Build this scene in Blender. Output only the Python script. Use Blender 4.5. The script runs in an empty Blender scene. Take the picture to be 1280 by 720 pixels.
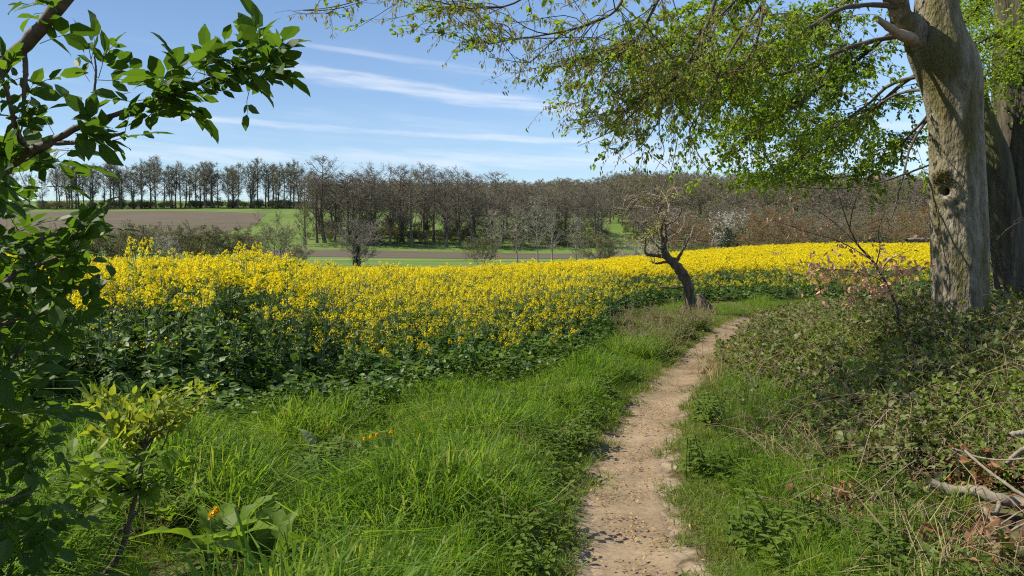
import bpy, math, random
import numpy as np
from mathutils import Vector

R = math.radians
rng = np.random.default_rng(7)
scene = bpy.context.scene

# ------------------------------------------------------------------ camera, sky, sun, exposure
CAM = np.array([0.0, 0.0, 1.6]); FPX = 950.0; PITCH = math.atan(52.0 / FPX)
cam_data = bpy.data.cameras.new('camera'); cam = bpy.data.objects.new('camera', cam_data)
scene.collection.objects.link(cam); scene.camera = cam
cam.location = CAM; cam.rotation_euler = (R(90) - PITCH, 0, 0)
cam_data.sensor_width = 36.0; cam_data.lens = 36.0 * FPX / 1280.0
cam_data.clip_start = 0.05; cam_data.clip_end = 9000

SUN_AZ, SUN_EL = -82.0, 48.0          # azimuth from the viewing direction (negative = left), elevation
SUNV = np.array([math.sin(R(SUN_AZ)) * math.cos(R(SUN_EL)), math.cos(R(SUN_AZ)) * math.cos(R(SUN_EL)), math.sin(R(SUN_EL))])
sun_data = bpy.data.lights.new('sun', 'SUN'); sun = bpy.data.objects.new('sun', sun_data)
scene.collection.objects.link(sun)
sun_data.energy = 5.0; sun_data.angle = R(0.53); sun_data.color = (1.0, 0.93, 0.80)
sun.rotation_euler = Vector(-SUNV).to_track_quat('-Z', 'Y').to_euler()
sun.location = (-40, 20, 60)

world = bpy.data.worlds.new('World'); scene.world = world; world.use_nodes = True
wn, wl = world.node_tree.nodes, world.node_tree.links
wn.clear()
def N(nodes, t, **kw):
    n = nodes.new(t)
    for k, v in kw.items(): setattr(n, k, v)
    return n
def M_(nodes, links, op, a, b=None, c=None, clamp=False):
    n = nodes.new('ShaderNodeMath'); n.operation = op; n.use_clamp = clamp
    for i, v in enumerate((a, b, c)):
        if v is None: continue
        if isinstance(v, (int, float)): n.inputs[i].default_value = v
        else: links.new(v, n.inputs[i])
    return n.outputs[0]
def wm(op, a, b=None, c=None, clamp=False): return M_(wn, wl, op, a, b, c, clamp)
sky = N(wn, 'ShaderNodeTexSky', sky_type='NISHITA', sun_disc=False, sun_elevation=R(SUN_EL), sun_rotation=R(-SUN_AZ),
        altitude=100.0, air_density=1.0, dust_density=0.6, ozone_density=2.2)
tc = N(wn, 'ShaderNodeTexCoord'); sp = N(wn, 'ShaderNodeSeparateXYZ'); wl.new(tc.outputs['Generated'], sp.inputs[0])
az = wm('ARCTAN2', sp.outputs[0], sp.outputs[1]); el = wm('ARCSINE', sp.outputs[2])
def streak_noise(fa, fe, tilt, seed, detail=5.0, rough=0.6):
    cb = N(wn, 'ShaderNodeCombineXYZ')
    wl.new(wm('MULTIPLY', az, fa), cb.inputs[0])
    wl.new(wm('ADD', wm('MULTIPLY', el, fe), wm('MULTIPLY', az, tilt)), cb.inputs[1])
    cb.inputs[2].default_value = seed
    n = N(wn, 'ShaderNodeTexNoise'); n.inputs['Scale'].default_value = 1.0
    n.inputs['Detail'].default_value = detail; n.inputs['Roughness'].default_value = rough
    wl.new(cb.outputs[0], n.inputs['Vector']); return n.outputs['Fac']
def smooth01(v, a, b):
    n = N(wn, 'ShaderNodeMapRange', interpolation_type='SMOOTHSTEP'); wl.new(v, n.inputs['Value'])
    n.inputs['From Min'].default_value = a; n.inputs['From Max'].default_value = b; return n.outputs[0]
fine = streak_noise(9.0, 95.0, 7.0, 3.1)
broad = streak_noise(2.2, 26.0, 1.6, 8.4)
cl = wm('MULTIPLY', wm('MULTIPLY', smooth01(broad, 0.5, 0.78), smooth01(fine, 0.25, 0.7)), 0.2)
# four cirrus bands: (elevation at azimuth 0, slope, half width, azimuth from, to, strength), degrees
for e0, slope, hw, a0, a1, st in ((10.6, -0.115, 0.85, -21, 13, 0.58), (8.0, -0.035, 0.4, -29, 16, 0.52), (12.7, -0.10, 0.3, -19, 5, 0.32),
                                  (6.4, 0.0, 1.1, -60, 40, 0.46), (9.3, -0.05, 0.4, 14, 45, 0.35), (4.2, 0.0, 1.1, -70, 70, 0.25)):
    d = wm('ABSOLUTE', wm('SUBTRACT', el, wm('ADD', R(e0), wm('MULTIPLY', az, slope))))
    band = wm('SUBTRACT', 1.0, smooth01(wm('SUBTRACT', d, wm('MULTIPLY', wm('SUBTRACT', fine, 0.5), R(hw * 1.6))), 0.0, R(hw)))
    ends = wm('MULTIPLY', smooth01(az, R(a0), R(a0 + 8)), wm('SUBTRACT', 1.0, smooth01(az, R(a1 - 8), R(a1))))
    cl = wm('MAXIMUM', cl, wm('MULTIPLY', wm('MULTIPLY', band, ends), wm('MULTIPLY', smooth01(fine, 0.1, 0.75), st)))
cmix = N(wn, 'ShaderNodeMix', data_type='RGBA'); wl.new(cl, cmix.inputs['Factor'])
tint = N(wn, 'ShaderNodeMix', data_type='RGBA', blend_type='MULTIPLY'); tint.inputs['Factor'].default_value = 1.0
wl.new(sky.outputs[0], tint.inputs['A']); tint.inputs['B'].default_value = (0.93, 1.0, 1.08, 1)
wl.new(tint.outputs['Result'], cmix.inputs['A']); cmix.inputs['B'].default_value = (6.3, 6.6, 7.2, 1)
bg = N(wn, 'ShaderNodeBackground'); bg.inputs['Strength'].default_value = 0.088
wl.new(cmix.outputs['Result'], bg.inputs['Color'])
wo = N(wn, 'ShaderNodeOutputWorld'); wl.new(bg.outputs[0], wo.inputs[0])

scene.view_settings.view_transform = 'Standard'; scene.view_settings.look = 'None'
scene.view_settings.gamma = 1.0; scene.view_settings.use_curve_mapping = False
scene.view_settings.exposure = 0.80
scene.render.engine = 'CYCLES'
scene.cycles.use_denoising = False; scene.cycles.use_adaptive_sampling = True; scene.cycles.adaptive_threshold = 0.015; scene.cycles.pixel_filter_type = 'BLACKMAN_HARRIS'; scene.cycles.filter_width = 1.15
scene.cycles.max_bounces = 5; scene.cycles.diffuse_bounces = 2; scene.cycles.glossy_bounces = 2
scene.cycles.transmission_bounces = 4; scene.cycles.transparent_max_bounces = 4
scene.cycles.sample_clamp_indirect = 6.0; scene.cycles.blur_glossy = 0.5
scene.cycles.caustics_reflective = False; scene.cycles.caustics_refractive = False

# ------------------------------------------------------------------ helpers
def at(px, py, d):
    """The world point that lies d metres ahead (world Y) on the ray of photo pixel (px, py)."""
    cp, sp_ = math.cos(PITCH), math.sin(PITCH)
    u, v = (px - 640) / FPX, (360 - py) / FPX
    ray = np.array([u, cp + v * sp_, -sp_ + v * cp])
    return CAM + ray * (d / ray[1])
def sst(t): t = np.clip(t, 0, 1); return t * t * (3 - 2 * t)
def lerp(a, b, t): return a + (b - a) * t
def unit(v): v = np.asarray(v, float); return v / np.maximum(np.linalg.norm(v, axis=-1, keepdims=True), 1e-9)
def vnoise(x, y, seed=0):
    """cheap smooth 2-D noise in -1..1"""
    s = seed * 1.7
    return (np.sin(x * 1.3 + 2.1 * np.sin(y * 0.7 + s) + s) * np.cos(y * 1.1 + 1.6 * np.sin(x * 0.9 - s)) +
            0.5 * np.sin(x * 2.9 - y * 2.3 + s * 3) * np.cos(y * 3.1 + s)) / 1.5
ONES = 'first second third fourth fifth sixth seventh eighth ninth'.split()
TEENS = 'tenth eleventh twelfth thirteenth fourteenth fifteenth sixteenth seventeenth eighteenth nineteenth'.split()
TENS = {2: ('twentieth', 'twenty'), 3: ('thirtieth', 'thirty'), 4: ('fortieth', 'forty'), 5: ('fiftieth', 'fifty'), 6: ('sixtieth', 'sixty'), 7: ('seventieth', 'seventy')}
def ordinal(n):
    if n < 10: return ONES[n - 1]
    if n < 20: return TEENS[n - 10]
    t, o = divmod(n, 10)
    return TENS[t][0] if o == 0 else TENS[t][1] + '-' + ONES[o - 1]

class MB:
    """collects vertices and faces with a material slot, then links them as ONE mesh object"""
    def __init__(s): s.v = []; s.f = []; s.m = []; s.n = 0; s.sm = []
    def add(s, verts, faces, mat=0, smooth=False):
        verts = np.asarray(verts, float).reshape(-1, 3); faces = np.asarray(faces, int)
        s.v.append(verts); s.f.append(faces + s.n); s.m.append(np.full(len(faces), mat)); s.sm.append(np.full(len(faces), smooth)); s.n += len(verts)
    def tube(s, pts, rad, sides=6, mat=0, cap=True, smooth=True):
        pts = np.asarray(pts, float); n = len(pts); rad = np.broadcast_to(np.asarray(rad, float), (n,))
        t = unit(np.gradient(pts, axis=0))
        ref = np.array([0.0, 0, 1]) if abs(t[:, 2]).mean() < 0.8 else np.array([0.0, 1, 0])
        a = unit(np.cross(t, ref)); b = np.cross(t, a)
        ang = np.arange(sides) * 2 * math.pi / sides
        ring = (a[:, None] * np.cos(ang)[None, :, None] + b[:, None] * np.sin(ang)[None, :, None]) * rad[:, None, None]
        v = (pts[:, None] + ring).reshape(-1, 3)
        i = np.arange(n - 1)[:, None] * sides; j = np.arange(sides)[None]; k = (j + 1) % sides
        f = np.stack([i + j, i + k, i + sides + k, i + sides + j], -1).reshape(-1, 4)
        s.add(v, f, mat, smooth)
        if cap:
            o = s.n
            s.add([pts[-1] + t[-1] * rad[-1] * 0.4], np.zeros((0, 3), int), mat)
            base = o - sides
            s.f.append(np.array([[base + q, base + (q + 1) % sides, o] for q in range(sides)])); s.m.append(np.full(sides, mat)); s.sm.append(np.full(sides, smooth))
    def ribbon(s, P0, P1, P2, w, mat=0):
        """many thin two-segment ribbons: base, mid, tip arrays (n,3), width (n,)"""
        n = len(P0); t = unit(P2 - P0); side = unit(np.cross(t, unit(rng.normal(size=(n, 3)))))
        w = np.broadcast_to(w, (n,))[:, None]
        v = np.stack([P0 - side * w, P0 + side * w, P1 - side * w * .7, P1 + side * w * .7, P2], 1).reshape(-1, 3)
        o = np.arange(n)[:, None, None] * 5
        f = (np.array([[0, 1, 3], [0, 3, 2], [2, 3, 4]])[None] + o).reshape(-1, 3)
        s.add(v, f, mat)
    def stamps(s, T, F, O, X, Zn, size, mat=0, wide=1.0):
        """template T (axis, side, normal) stamped at origins O along axes X with normals near Zn"""
        T = np.asarray(T, float); F = np.asarray(F, int); O = np.asarray(O, float); n = len(O)
        if n == 0: return
        X = unit(X); Y = unit(np.cross(Zn, X)); Z = np.cross(X, Y)
        size = np.broadcast_to(size, (n,)); wide = np.broadcast_to(wide, (n,))
        v = O[:, None] + size[:, None, None] * (T[None, :, 0, None] * X[:, None] + T[None, :, 1, None] * Y[:, None] * wide[:, None, None] + T[None, :, 2, None] * Z[:, None])
        f = (F[None] + (np.arange(n) * len(T))[:, None, None]).reshape(-1, F.shape[1])
        s.add(v.reshape(-1, 3), f, mat)
    def mesh(s, name, mats):
        me = bpy.data.meshes.new(name)
        v = np.concatenate(s.v) if s.v else np.zeros((0, 3))
        lens = np.concatenate([np.full(len(f), f.shape[1]) for f in s.f]); loops = np.concatenate([f.ravel() for f in s.f])
        me.vertices.add(len(v)); me.vertices.foreach_set('co', v.astype(np.float32).ravel())
        me.loops.add(len(loops)); me.loops.foreach_set('vertex_index', loops.astype(np.int32))
        me.polygons.add(len(lens)); me.polygons.foreach_set('loop_start', (np.cumsum(lens) - lens).astype(np.int32))
        me.polygons.foreach_set('material_index', np.concatenate(s.m).astype(np.int32))
        me.polygons.foreach_set('use_smooth', np.concatenate(s.sm).astype(bool))
        for m in (mats if isinstance(mats, (list, tuple)) else [mats]): me.materials.append(m)
        me.update(calc_edges=True); me.validate(); return me
    def build(s, name, mats, parent=None, loc=None):
        return link(name, s.mesh(name, mats), parent, loc)
def link(name, data, parent=None, loc=None):
    o = bpy.data.objects.new(name, data); scene.collection.objects.link(o)
    if parent is not None: o.parent = parent
    if loc is not None: o.location = loc
    return o
def tag(o, label=None, cat=None, group=None, kind=None):
    for k, v in (('label', label), ('category', cat), ('group', group), ('kind', kind)):
        if v: o[k] = v
    return o
def thing(name, label, cat, loc=(0, 0, 0), group=None):
    return tag(link(name, None, None, loc), label, cat, group)

def scatter(name, P, rot, scl, idx, meshes, parent=None):
    """ONE object that draws many copies of the given meshes on its points (for what nobody could count)"""
    P = np.asarray(P, float); n = len(P)
    me = bpy.data.meshes.new(name); me.vertices.add(n); me.vertices.foreach_set('co', P.astype(np.float32).ravel())
    a = me.attributes.new('rot', 'FLOAT_VECTOR', 'POINT'); a.data.foreach_set('vector', np.asarray(rot, np.float32).ravel())
    scl = np.asarray(scl, np.float32); scl = np.repeat(scl[:, None], 3, 1) if scl.ndim == 1 else scl
    a = me.attributes.new('scl', 'FLOAT_VECTOR', 'POINT'); a.data.foreach_set('vector', scl.ravel())
    a = me.attributes.new('vid', 'INT', 'POINT'); a.data.foreach_set('value', np.asarray(idx, np.int32))
    coll = bpy.data.collections.new(name + '_pieces')
    for i, m in enumerate(meshes): coll.objects.link(bpy.data.objects.new('%s_piece_%02d' % (name, i), m))
    ng = bpy.data.node_groups.new(name, 'GeometryNodeTree')
    ng.interface.new_socket('Geometry', in_out='INPUT', socket_type='NodeSocketGeometry')
    ng.interface.new_socket('Geometry', in_out='OUTPUT', socket_type='NodeSocketGeometry')
    nn, ll = ng.nodes, ng.links
    gi, go = nn.new('NodeGroupInput'), nn.new('NodeGroupOutput')
    ci = nn.new('GeometryNodeCollectionInfo'); ci.inputs['Collection'].default_value = coll
    ci.inputs['Separate Children'].default_value = True; ci.inputs['Reset Children'].default_value = True
    ip = nn.new('GeometryNodeInstanceOnPoints'); ip.inputs['Pick Instance'].default_value = True
    def na(nm, dt):
        q = nn.new('GeometryNodeInputNamedAttribute'); q.data_type = dt; q.inputs['Name'].default_value = nm; return q.outputs['Attribute']
    er = nn.new('FunctionNodeEulerToRotation')
    ll.new(na('rot', 'FLOAT_VECTOR'), er.inputs[0]); ll.new(er.outputs[0], ip.inputs['Rotation'])
    ll.new(na('scl', 'FLOAT_VECTOR'), ip.inputs['Scale']); ll.new(na('vid', 'INT'), ip.inputs['Instance Index'])
    ll.new(gi.outputs[0], ip.inputs['Points']); ll.new(ci.outputs[0], ip.inputs['Instance']); ll.new(ip.outputs[0], go.inputs[0])
    o = link(name, me, parent); md = o.modifiers.new('scatter', 'NODES'); md.node_group = ng
    return o

# ------------------------------------------------------------------ materials
def new_mat(name):
    m = bpy.data.materials.new(name); m.use_nodes = True; m.node_tree.nodes.clear(); return m, m.node_tree.nodes, m.node_tree.links
def ramp_node(nodes, stops, interp='LINEAR'):
    r = nodes.new('ShaderNodeValToRGB'); r.color_ramp.interpolation = interp
    el_ = r.color_ramp.elements
    while len(el_) < len(stops): el_.new(0.5)
    for e, (p, c) in zip(el_, stops): e.position = p; e.color = (*c, 1)
    return r
def leaf_mat(name, cols, trans=0.42, rough=0.5, spec=0.3, tboost=(1.5, 1.45, 0.7), patch=0.0):
    m, n, l = new_mat(name)
    oi, ge = n.new('ShaderNodeObjectInfo'), n.new('ShaderNodeNewGeometry')
    f = M_(n, l, 'ADD', M_(n, l, 'MULTIPLY', ge.outputs['Random Per Island'], 0.6), M_(n, l, 'MULTIPLY', oi.outputs['Random'], 0.4))
    if patch:                                      # colour drifts from patch to patch of the ground
        pz = n.new('ShaderNodeTexNoise'); pz.inputs['Scale'].default_value = 1.1; pz.inputs['Detail'].default_value = 4; l.new(ge.outputs['Position'], pz.inputs['Vector'])
        f = M_(n, l, 'ADD', f, M_(n, l, 'MULTIPLY', M_(n, l, 'SUBTRACT', pz.outputs['Fac'], .5), patch))
    r = ramp_node(n, [(i / max(1, len(cols) - 1), c) for i, c in enumerate(cols)]); l.new(f, r.inputs[0])
    p = n.new('ShaderNodeBsdfPrincipled'); l.new(r.outputs[0], p.inputs['Base Color'])
    p.inputs['Roughness'].default_value = rough; p.inputs['Specular IOR Level'].default_value = spec
    out = n.new('ShaderNodeOutputMaterial')
    if trans > 0:
        tb = n.new('ShaderNodeMix'); tb.data_type = 'RGBA'; tb.blend_type = 'MULTIPLY'; tb.inputs['Factor'].default_value = 1
        l.new(r.outputs[0], tb.inputs['A']); tb.inputs['B'].default_value = (*tboost, 1)
        t = n.new('ShaderNodeBsdfTranslucent'); l.new(tb.outputs['Result'], t.inputs['Color'])
        mx = n.new('ShaderNodeMixShader'); mx.inputs[0].default_value = trans
        l.new(p.outputs[0], mx.inputs[1]); l.new(t.outputs[0], mx.inputs[2]); l.new(mx.outputs[0], out.inputs[0])
    else: l.new(p.outputs[0], out.inputs[0])
    return m
def rough_mat(name, stops, scale=(6, 6, 1.2), detail=8, rough=0.9, bump=0.4, bscale=None, objrand=0.0, second=None, dist=0.02):
    m, n, l = new_mat(name)
    tcn = n.new('ShaderNodeTexCoord'); mp = n.new('ShaderNodeMapping'); mp.inputs['Scale'].default_value = scale
    l.new(tcn.outputs['Object'], mp.inputs[0])
    nz = n.new('ShaderNodeTexNoise'); nz.inputs['Scale'].default_value = 1.0; nz.inputs['Detail'].default_value = detail; nz.inputs['Roughness'].default_value = 0.65
    nz.inputs['Distortion'].default_value = 0.4; l.new(mp.outputs[0], nz.inputs['Vector'])
    f = nz.outputs['Fac']
    if objrand:
        oi = n.new('ShaderNodeObjectInfo'); f = M_(n, l, 'ADD', f, M_(n, l, 'MULTIPLY', M_(n, l, 'SUBTRACT', oi.outputs['Random'], 0.5), objrand))
    r = ramp_node(n, stops); l.new(f, r.inputs[0]); col = r.outputs[0]
    if second:                                     # (colour, scale, from, to): a second layer such as algae or moss
        n2 = n.new('ShaderNodeTexNoise'); mp2 = n.new('ShaderNodeMapping'); mp2.inputs['Scale'].default_value = second[1]
        l.new(tcn.outputs['Object'], mp2.inputs[0]); l.new(mp2.outputs[0], n2.inputs['Vector']); n2.inputs['Scale'].default_value = 1; n2.inputs['Detail'].default_value = 6
        mr = n.new('ShaderNodeMapRange'); mr.inputs['From Min'].default_value = second[2]; mr.inputs['From Max'].default_value = second[3]; l.new(n2.outputs['Fac'], mr.inputs[0])
        mx = n.new('ShaderNodeMix'); mx.data_type = 'RGBA'; l.new(mr.outputs[0], mx.inputs['Factor']); l.new(col, mx.inputs['A']); mx.inputs['B'].default_value = (*second[0], 1); col = mx.outputs['Result']
    p = n.new('ShaderNodeBsdfPrincipled'); l.new(col, p.inputs['Base Color']); p.inputs['Roughness'].default_value = rough; p.inputs['Specular IOR Level'].default_value = 0.2
    if bump:
        bp = n.new('ShaderNodeBump'); bp.inputs['Strength'].default_value = bump; bp.inputs['Distance'].default_value = dist
        if bscale:
            n3 = n.new('ShaderNodeTexNoise'); mp3 = n.new('ShaderNodeMapping'); mp3.inputs['Scale'].default_value = bscale
            l.new(tcn.outputs['Object'], mp3.inputs[0]); l.new(mp3.outputs[0], n3.inputs['Vector']); n3.inputs['Scale'].default_value = 1; n3.inputs['Detail'].default_value = 8
            l.new(n3.outputs['Fac'], bp.inputs['Height'])
        else: l.new(f, bp.inputs['Height'])
        l.new(bp.outputs[0], p.inputs['Normal'])
    out = n.new('ShaderNodeOutputMaterial'); l.new(p.outputs[0], out.inputs[0]); return m

MAT = {}
MAT['grass'] = leaf_mat('grass_blade', [(0.05, 0.112, 0.010), (0.09, 0.178, 0.014), (0.138, 0.235, 0.020), (0.195, 0.27, 0.038), (0.34, 0.30, 0.12)], 0.5, 0.55, 0.2, patch=.6)
MAT['short_grass'] = leaf_mat('short_grass_blade', [(0.08, 0.135, 0.018), (0.12, 0.19, 0.025), (0.17, 0.21, 0.045), (0.28, 0.22, 0.09)], 0.38, 0.6, 0.2)
MAT['dry_grass'] = leaf_mat('dry_grass_blade', [(0.20, 0.15, 0.07), (0.33, 0.26, 0.13), (0.45, 0.37, 0.20)], 0.25, 0.6, 0.2, (1.1, 1, .8))
MAT['rush'] = leaf_mat('rush_blade', [(0.06, 0.11, 0.018), (0.10, 0.16, 0.024), (0.20, 0.19, 0.06)], 0.3, 0.5, 0.25)
MAT['herb'] = leaf_mat('herb_leaf', [(0.065, 0.11, 0.014), (0.10, 0.155, 0.018), (0.14, 0.195, 0.026)], 0.42, 0.55, 0.22)
MAT['rape_leaf'] = leaf_mat('rape_leaf', [(0.045, 0.09, 0.018), (0.065, 0.125, 0.02), (0.095, 0.17, 0.026), (0.16, 0.21, 0.11)], 0.36, 0.5, 0.3)
MAT['rape_stem'] = leaf_mat('rape_stem', [(0.09, 0.14, 0.06), (0.13, 0.18, 0.08)], 0.0, 0.5, 0.3)
MAT['petal'] = leaf_mat('rape_petal', [(0.72, 0.56, 0.006), (0.80, 0.66, 0.01), (0.86, 0.75, 0.02)], 0.4, 0.6, 0.1, (1.05, 1.0, 0.5))
MAT['bramble'] = leaf_mat('bramble_leaf', [(0.025, 0.036, 0.012), (0.055, 0.075, 0.017), (0.09, 0.12, 0.022), (0.125, 0.16, 0.03), (0.21, 0.22, 0.11), (0.17, 0.09, 0.045)], 0.32, 0.55, 0.22)
MAT['bramble_young'] = leaf_mat('bramble_young_leaf', [(0.10, 0.17, 0.022), (0.15, 0.22, 0.032), (0.21, 0.28, 0.05)], 0.45, 0.5, 0.22)
MAT['cane'] = leaf_mat('bramble_cane', [(0.12, 0.075, 0.05), (0.22, 0.15, 0.09), (0.32, 0.25, 0.16)], 0.0, 0.7, 0.2)
MAT['dead_leaf'] = leaf_mat('dead_leaf', [(0.11, 0.05, 0.025), (0.19, 0.09, 0.04), (0.28, 0.15, 0.07), (0.36, 0.24, 0.14)], 0.25, 0.7, 0.2, (1.3, 1, .7))
MAT['litter'] = leaf_mat('litter_flake', [(0.20, 0.12, 0.06), (0.32, 0.20, 0.095), (0.46, 0.30, 0.14)], 0.15, 0.7, 0.2, (1.2, 1, .8))
MAT['copper'] = leaf_mat('copper_leaf', [(0.42, 0.20, 0.10), (0.55, 0.31, 0.17), (0.66, 0.43, 0.28)], 0.35, 0.6, 0.2, (1.2, .95, .75))
MAT['elder'] = leaf_mat('elder_leaf', [(0.04, 0.085, 0.012), (0.065, 0.125, 0.014), (0.10, 0.175, 0.02)], 0.55, 0.5, 0.22)
MAT['privet'] = leaf_mat('young_shrub_leaf', [(0.13, 0.19, 0.02), (0.20, 0.25, 0.028), (0.28, 0.31, 0.045)], 0.45, 0.55, 0.22)
MAT['dock'] = leaf_mat('dock_leaf', [(0.08, 0.145, 0.014), (0.12, 0.195, 0.018), (0.15, 0.225, 0.026)], 0.5, 0.55, 0.2)
MAT['grey_leaf'] = leaf_mat('grey_green_leaf', [(0.15, 0.20, 0.07), (0.22, 0.27, 0.11)], 0.25, 0.6, 0.3, (1.1, 1.1, .9))
MAT['beech_leaf'] = leaf_mat('beech_leaf', [(0.10, 0.17, 0.014), (0.15, 0.235, 0.018), (0.20, 0.28, 0.026), (0.27, 0.33, 0.045)], 0.55, 0.5, 0.2)
MAT['catkin'] = leaf_mat('hornbeam_catkin', [(0.19, 0.135, 0.05), (0.24, 0.20, 0.06), (0.25, 0.26, 0.055), (0.33, 0.31, 0.09)], 0.45, 0.6, 0.15, (1.25, 1.15, .7))
MAT['fresh_leaf'] = leaf_mat('fresh_leaf', [(0.17, 0.23, 0.03), (0.25, 0.29, 0.04), (0.33, 0.34, 0.07)], 0.45, 0.45, 0.3)
MAT['dandelion'] = leaf_mat('dandelion_flower', [(0.85, 0.46, 0.01), (0.9, 0.58, 0.015)], 0.2, 0.6, 0.15, (1, 1, .6))
MAT['far_twig'] = leaf_mat('far_twig', [(0.13, 0.105, 0.088), (0.18, 0.15, 0.13), (0.24, 0.205, 0.18)], 0.0, 0.9, 0.1)  # twig colour greyed to stand in for distance haze
MAT['far_bud'] = leaf_mat('far_bud', [(0.16, 0.13, 0.105), (0.19, 0.16, 0.12), (0.19, 0.18, 0.11), (0.22, 0.22, 0.115)], 0.25, 0.7, 0.1, (1.2, 1.1, .7))  # bud tones shifted to grey too, haze put into the colour
MAT['far_olive'] = leaf_mat('far_olive_bud', [(0.13, 0.13, 0.055), (0.17, 0.175, 0.07), (0.21, 0.22, 0.08)], 0.25, 0.7, 0.1, (1.2, 1.1, .7))
MAT['far_green'] = leaf_mat('far_green_leaf', [(0.10, 0.14, 0.03), (0.16, 0.20, 0.04), (0.21, 0.24, 0.05)], 0.3, 0.7, 0.1)
MAT['far_brown'] = leaf_mat('far_brown_bud', [(0.14, 0.09, 0.05), (0.19, 0.125, 0.06), (0.23, 0.16, 0.075)], 0.2, 0.7, 0.1, (1.2, 1., .8))
MAT['far_pale'] = leaf_mat('far_pale_twig', [(0.20, 0.175, 0.14), (0.27, 0.24, 0.19), (0.33, 0.30, 0.23)], 0.0, 0.9, 0.1)
MAT['far_white'] = leaf_mat('far_blossom', [(0.42, 0.36, 0.32), (0.55, 0.5, 0.46)], 0.2, 0.7, 0.1, (1, 1, 1))
MAT['far_dark'] = leaf_mat('far_ivy', [(0.025, 0.045, 0.016), (0.045, 0.07, 0.022)], 0.15, 0.5, 0.3)
MAT['far_bark'] = rough_mat('far_bark', [(0.3, (0.10, 0.082, 0.066)), (0.7, (0.19, 0.16, 0.13))], (2, 2, .5), 5, 0.95, 0)
MAT['pale_bark'] = rough_mat('pale_bark', [(0.3, (0.17, 0.15, 0.12)), (0.7, (0.30, 0.27, 0.22))], (2, 2, .5), 5, 0.95, 0)
MAT['bark'] = rough_mat('beech_bark', [(0.28, (0.055, 0.045, 0.028)), (0.42, (0.135, 0.115, 0.075)), (0.55, (0.235, 0.205, 0.145)), (0.75, (0.36, 0.32, 0.24))], (11, 11, 3.2), 12, 0.85, 1.0,
                        (30, 30, 11), 0.0, ((0.12, 0.105, 0.04), (3.4, 3.4, 0.7), 0.45, 0.62), 0.06)
MAT['rough_bark'] = rough_mat('rough_bark', [(0.3, (0.04, 0.034, 0.024)), (0.55, (0.09, 0.077, 0.055)), (0.75, (0.18, 0.155, 0.112))], (9, 9, 1.2), 10, 0.9, 1.0,
                              (16, 16, 3), 0.0, ((0.10, 0.105, 0.04), (3, 3, .8), 0.5, 0.7), 0.05)
MAT['branch'] = rough_mat('branch_bark', [(0.3, (0.055, 0.045, 0.035)), (0.7, (0.13, 0.11, 0.085))], (20, 20, 20), 5, 0.9, 0.3)
MAT['twig'] = rough_mat('twig_bark', [(0.3, (0.045, 0.033, 0.025)), (0.7, (0.10, 0.075, 0.055))], (20, 20, 20), 4, 0.9, 0)
MAT['stub'] = rough_mat('broken_wood', [(0.3, (0.22, 0.15, 0.10)), (0.7, (0.40, 0.30, 0.21))], (12, 12, 12), 6, 0.9, 0.4)
MAT['moss'] = rough_mat('moss', [(0.3, (0.06, 0.06, 0.012)), (0.7, (0.16, 0.14, 0.03))], (40, 40, 40), 5, 0.95, 0.6)
MAT['dead_wood'] = rough_mat('dead_wood', [(0.25, (0.10, 0.08, 0.055)), (0.5, (0.20, 0.17, 0.125)), (0.75, (0.30, 0.265, 0.205))], (22, 22, 22), 8, 0.9, 0.5, (60, 60, 60), 0, None, .004)
MAT['crooked'] = rough_mat('crooked_bark', [(0.3, (0.055, 0.043, 0.03)), (0.55, (0.13, 0.10, 0.075)), (0.75, (0.24, 0.19, 0.14))], (16, 16, 5), 8, 0.95, 0.9, (30, 30, 8), 0, None, .03)
MAT['bare_twig'] = rough_mat('bare_twig', [(0.3, (0.20, 0.15, 0.115)), (0.7, (0.36, 0.28, 0.22))], (10, 10, 10), 5, 0.9, 0)
MAT['elder_bark'] = rough_mat('elder_bark', [(0.3, (0.06, 0.045, 0.035)), (0.7, (0.16, 0.125, 0.095))], (40, 40, 40), 6, 0.8, 0.5, None, 0, None, .004)

# ------------------------------------------------------------------ terrain
PATH = np.array([(0.50, -3.0), (0.52, 0.0), (0.56, 2.2), (0.62, 3.7), (0.75, 4.87), (1.0, 6.03), (1.36, 7.17), (1.90, 8.84), (2.95, 11.5), (4.2, 14.6), (5.7, 17.4), (8.0, 19.3), (12.0, 20.9), (18.0, 22.6), (27.0, 24.5)])
def resample(P, n):
    P = np.asarray(P, float); t = np.arange(len(P)); tt = np.linspace(0, len(P) - 1, n); out = []
    for k in range(P.shape[1]):
        m = np.gradient(P[:, k]); i = np.minimum(tt.astype(int), len(P) - 2); u = tt - i
        h00 = 2 * u**3 - 3 * u**2 + 1; h10 = u**3 - 2 * u**2 + u; h01 = -2 * u**3 + 3 * u**2; h11 = u**3 - u**2
        out.append(h00 * P[i, k] + h10 * m[i] + h01 * P[i + 1, k] + h11 * m[i + 1])
    return np.stack(out, 1)
PC = resample(PATH, 180)
PT = unit(np.gradient(PC, axis=0)); PN = np.stack([PT[:, 1], -PT[:, 0]], 1)      # normal pointing right of the walker
def path_side(x, y):
    """signed distance from the path's centre line, right of it positive"""
    x = np.asarray(x, float).ravel(); y = np.asarray(y, float).ravel(); out = np.empty(len(x))
    for a in range(0, len(x), 20000):
        dx = x[a:a + 20000, None] - PC[None, :, 0]; dy = y[a:a + 20000, None] - PC[None, :, 1]
        i = np.argmin(dx * dx + dy * dy, 1); r = np.arange(len(i))
        sgn = np.sign(dx[r, i] * PN[i, 0] + dy[r, i] * PN[i, 1]); out[a:a + 20000] = sgn * np.sqrt(dx[r, i]**2 + dy[r, i]**2)
    return out
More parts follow.
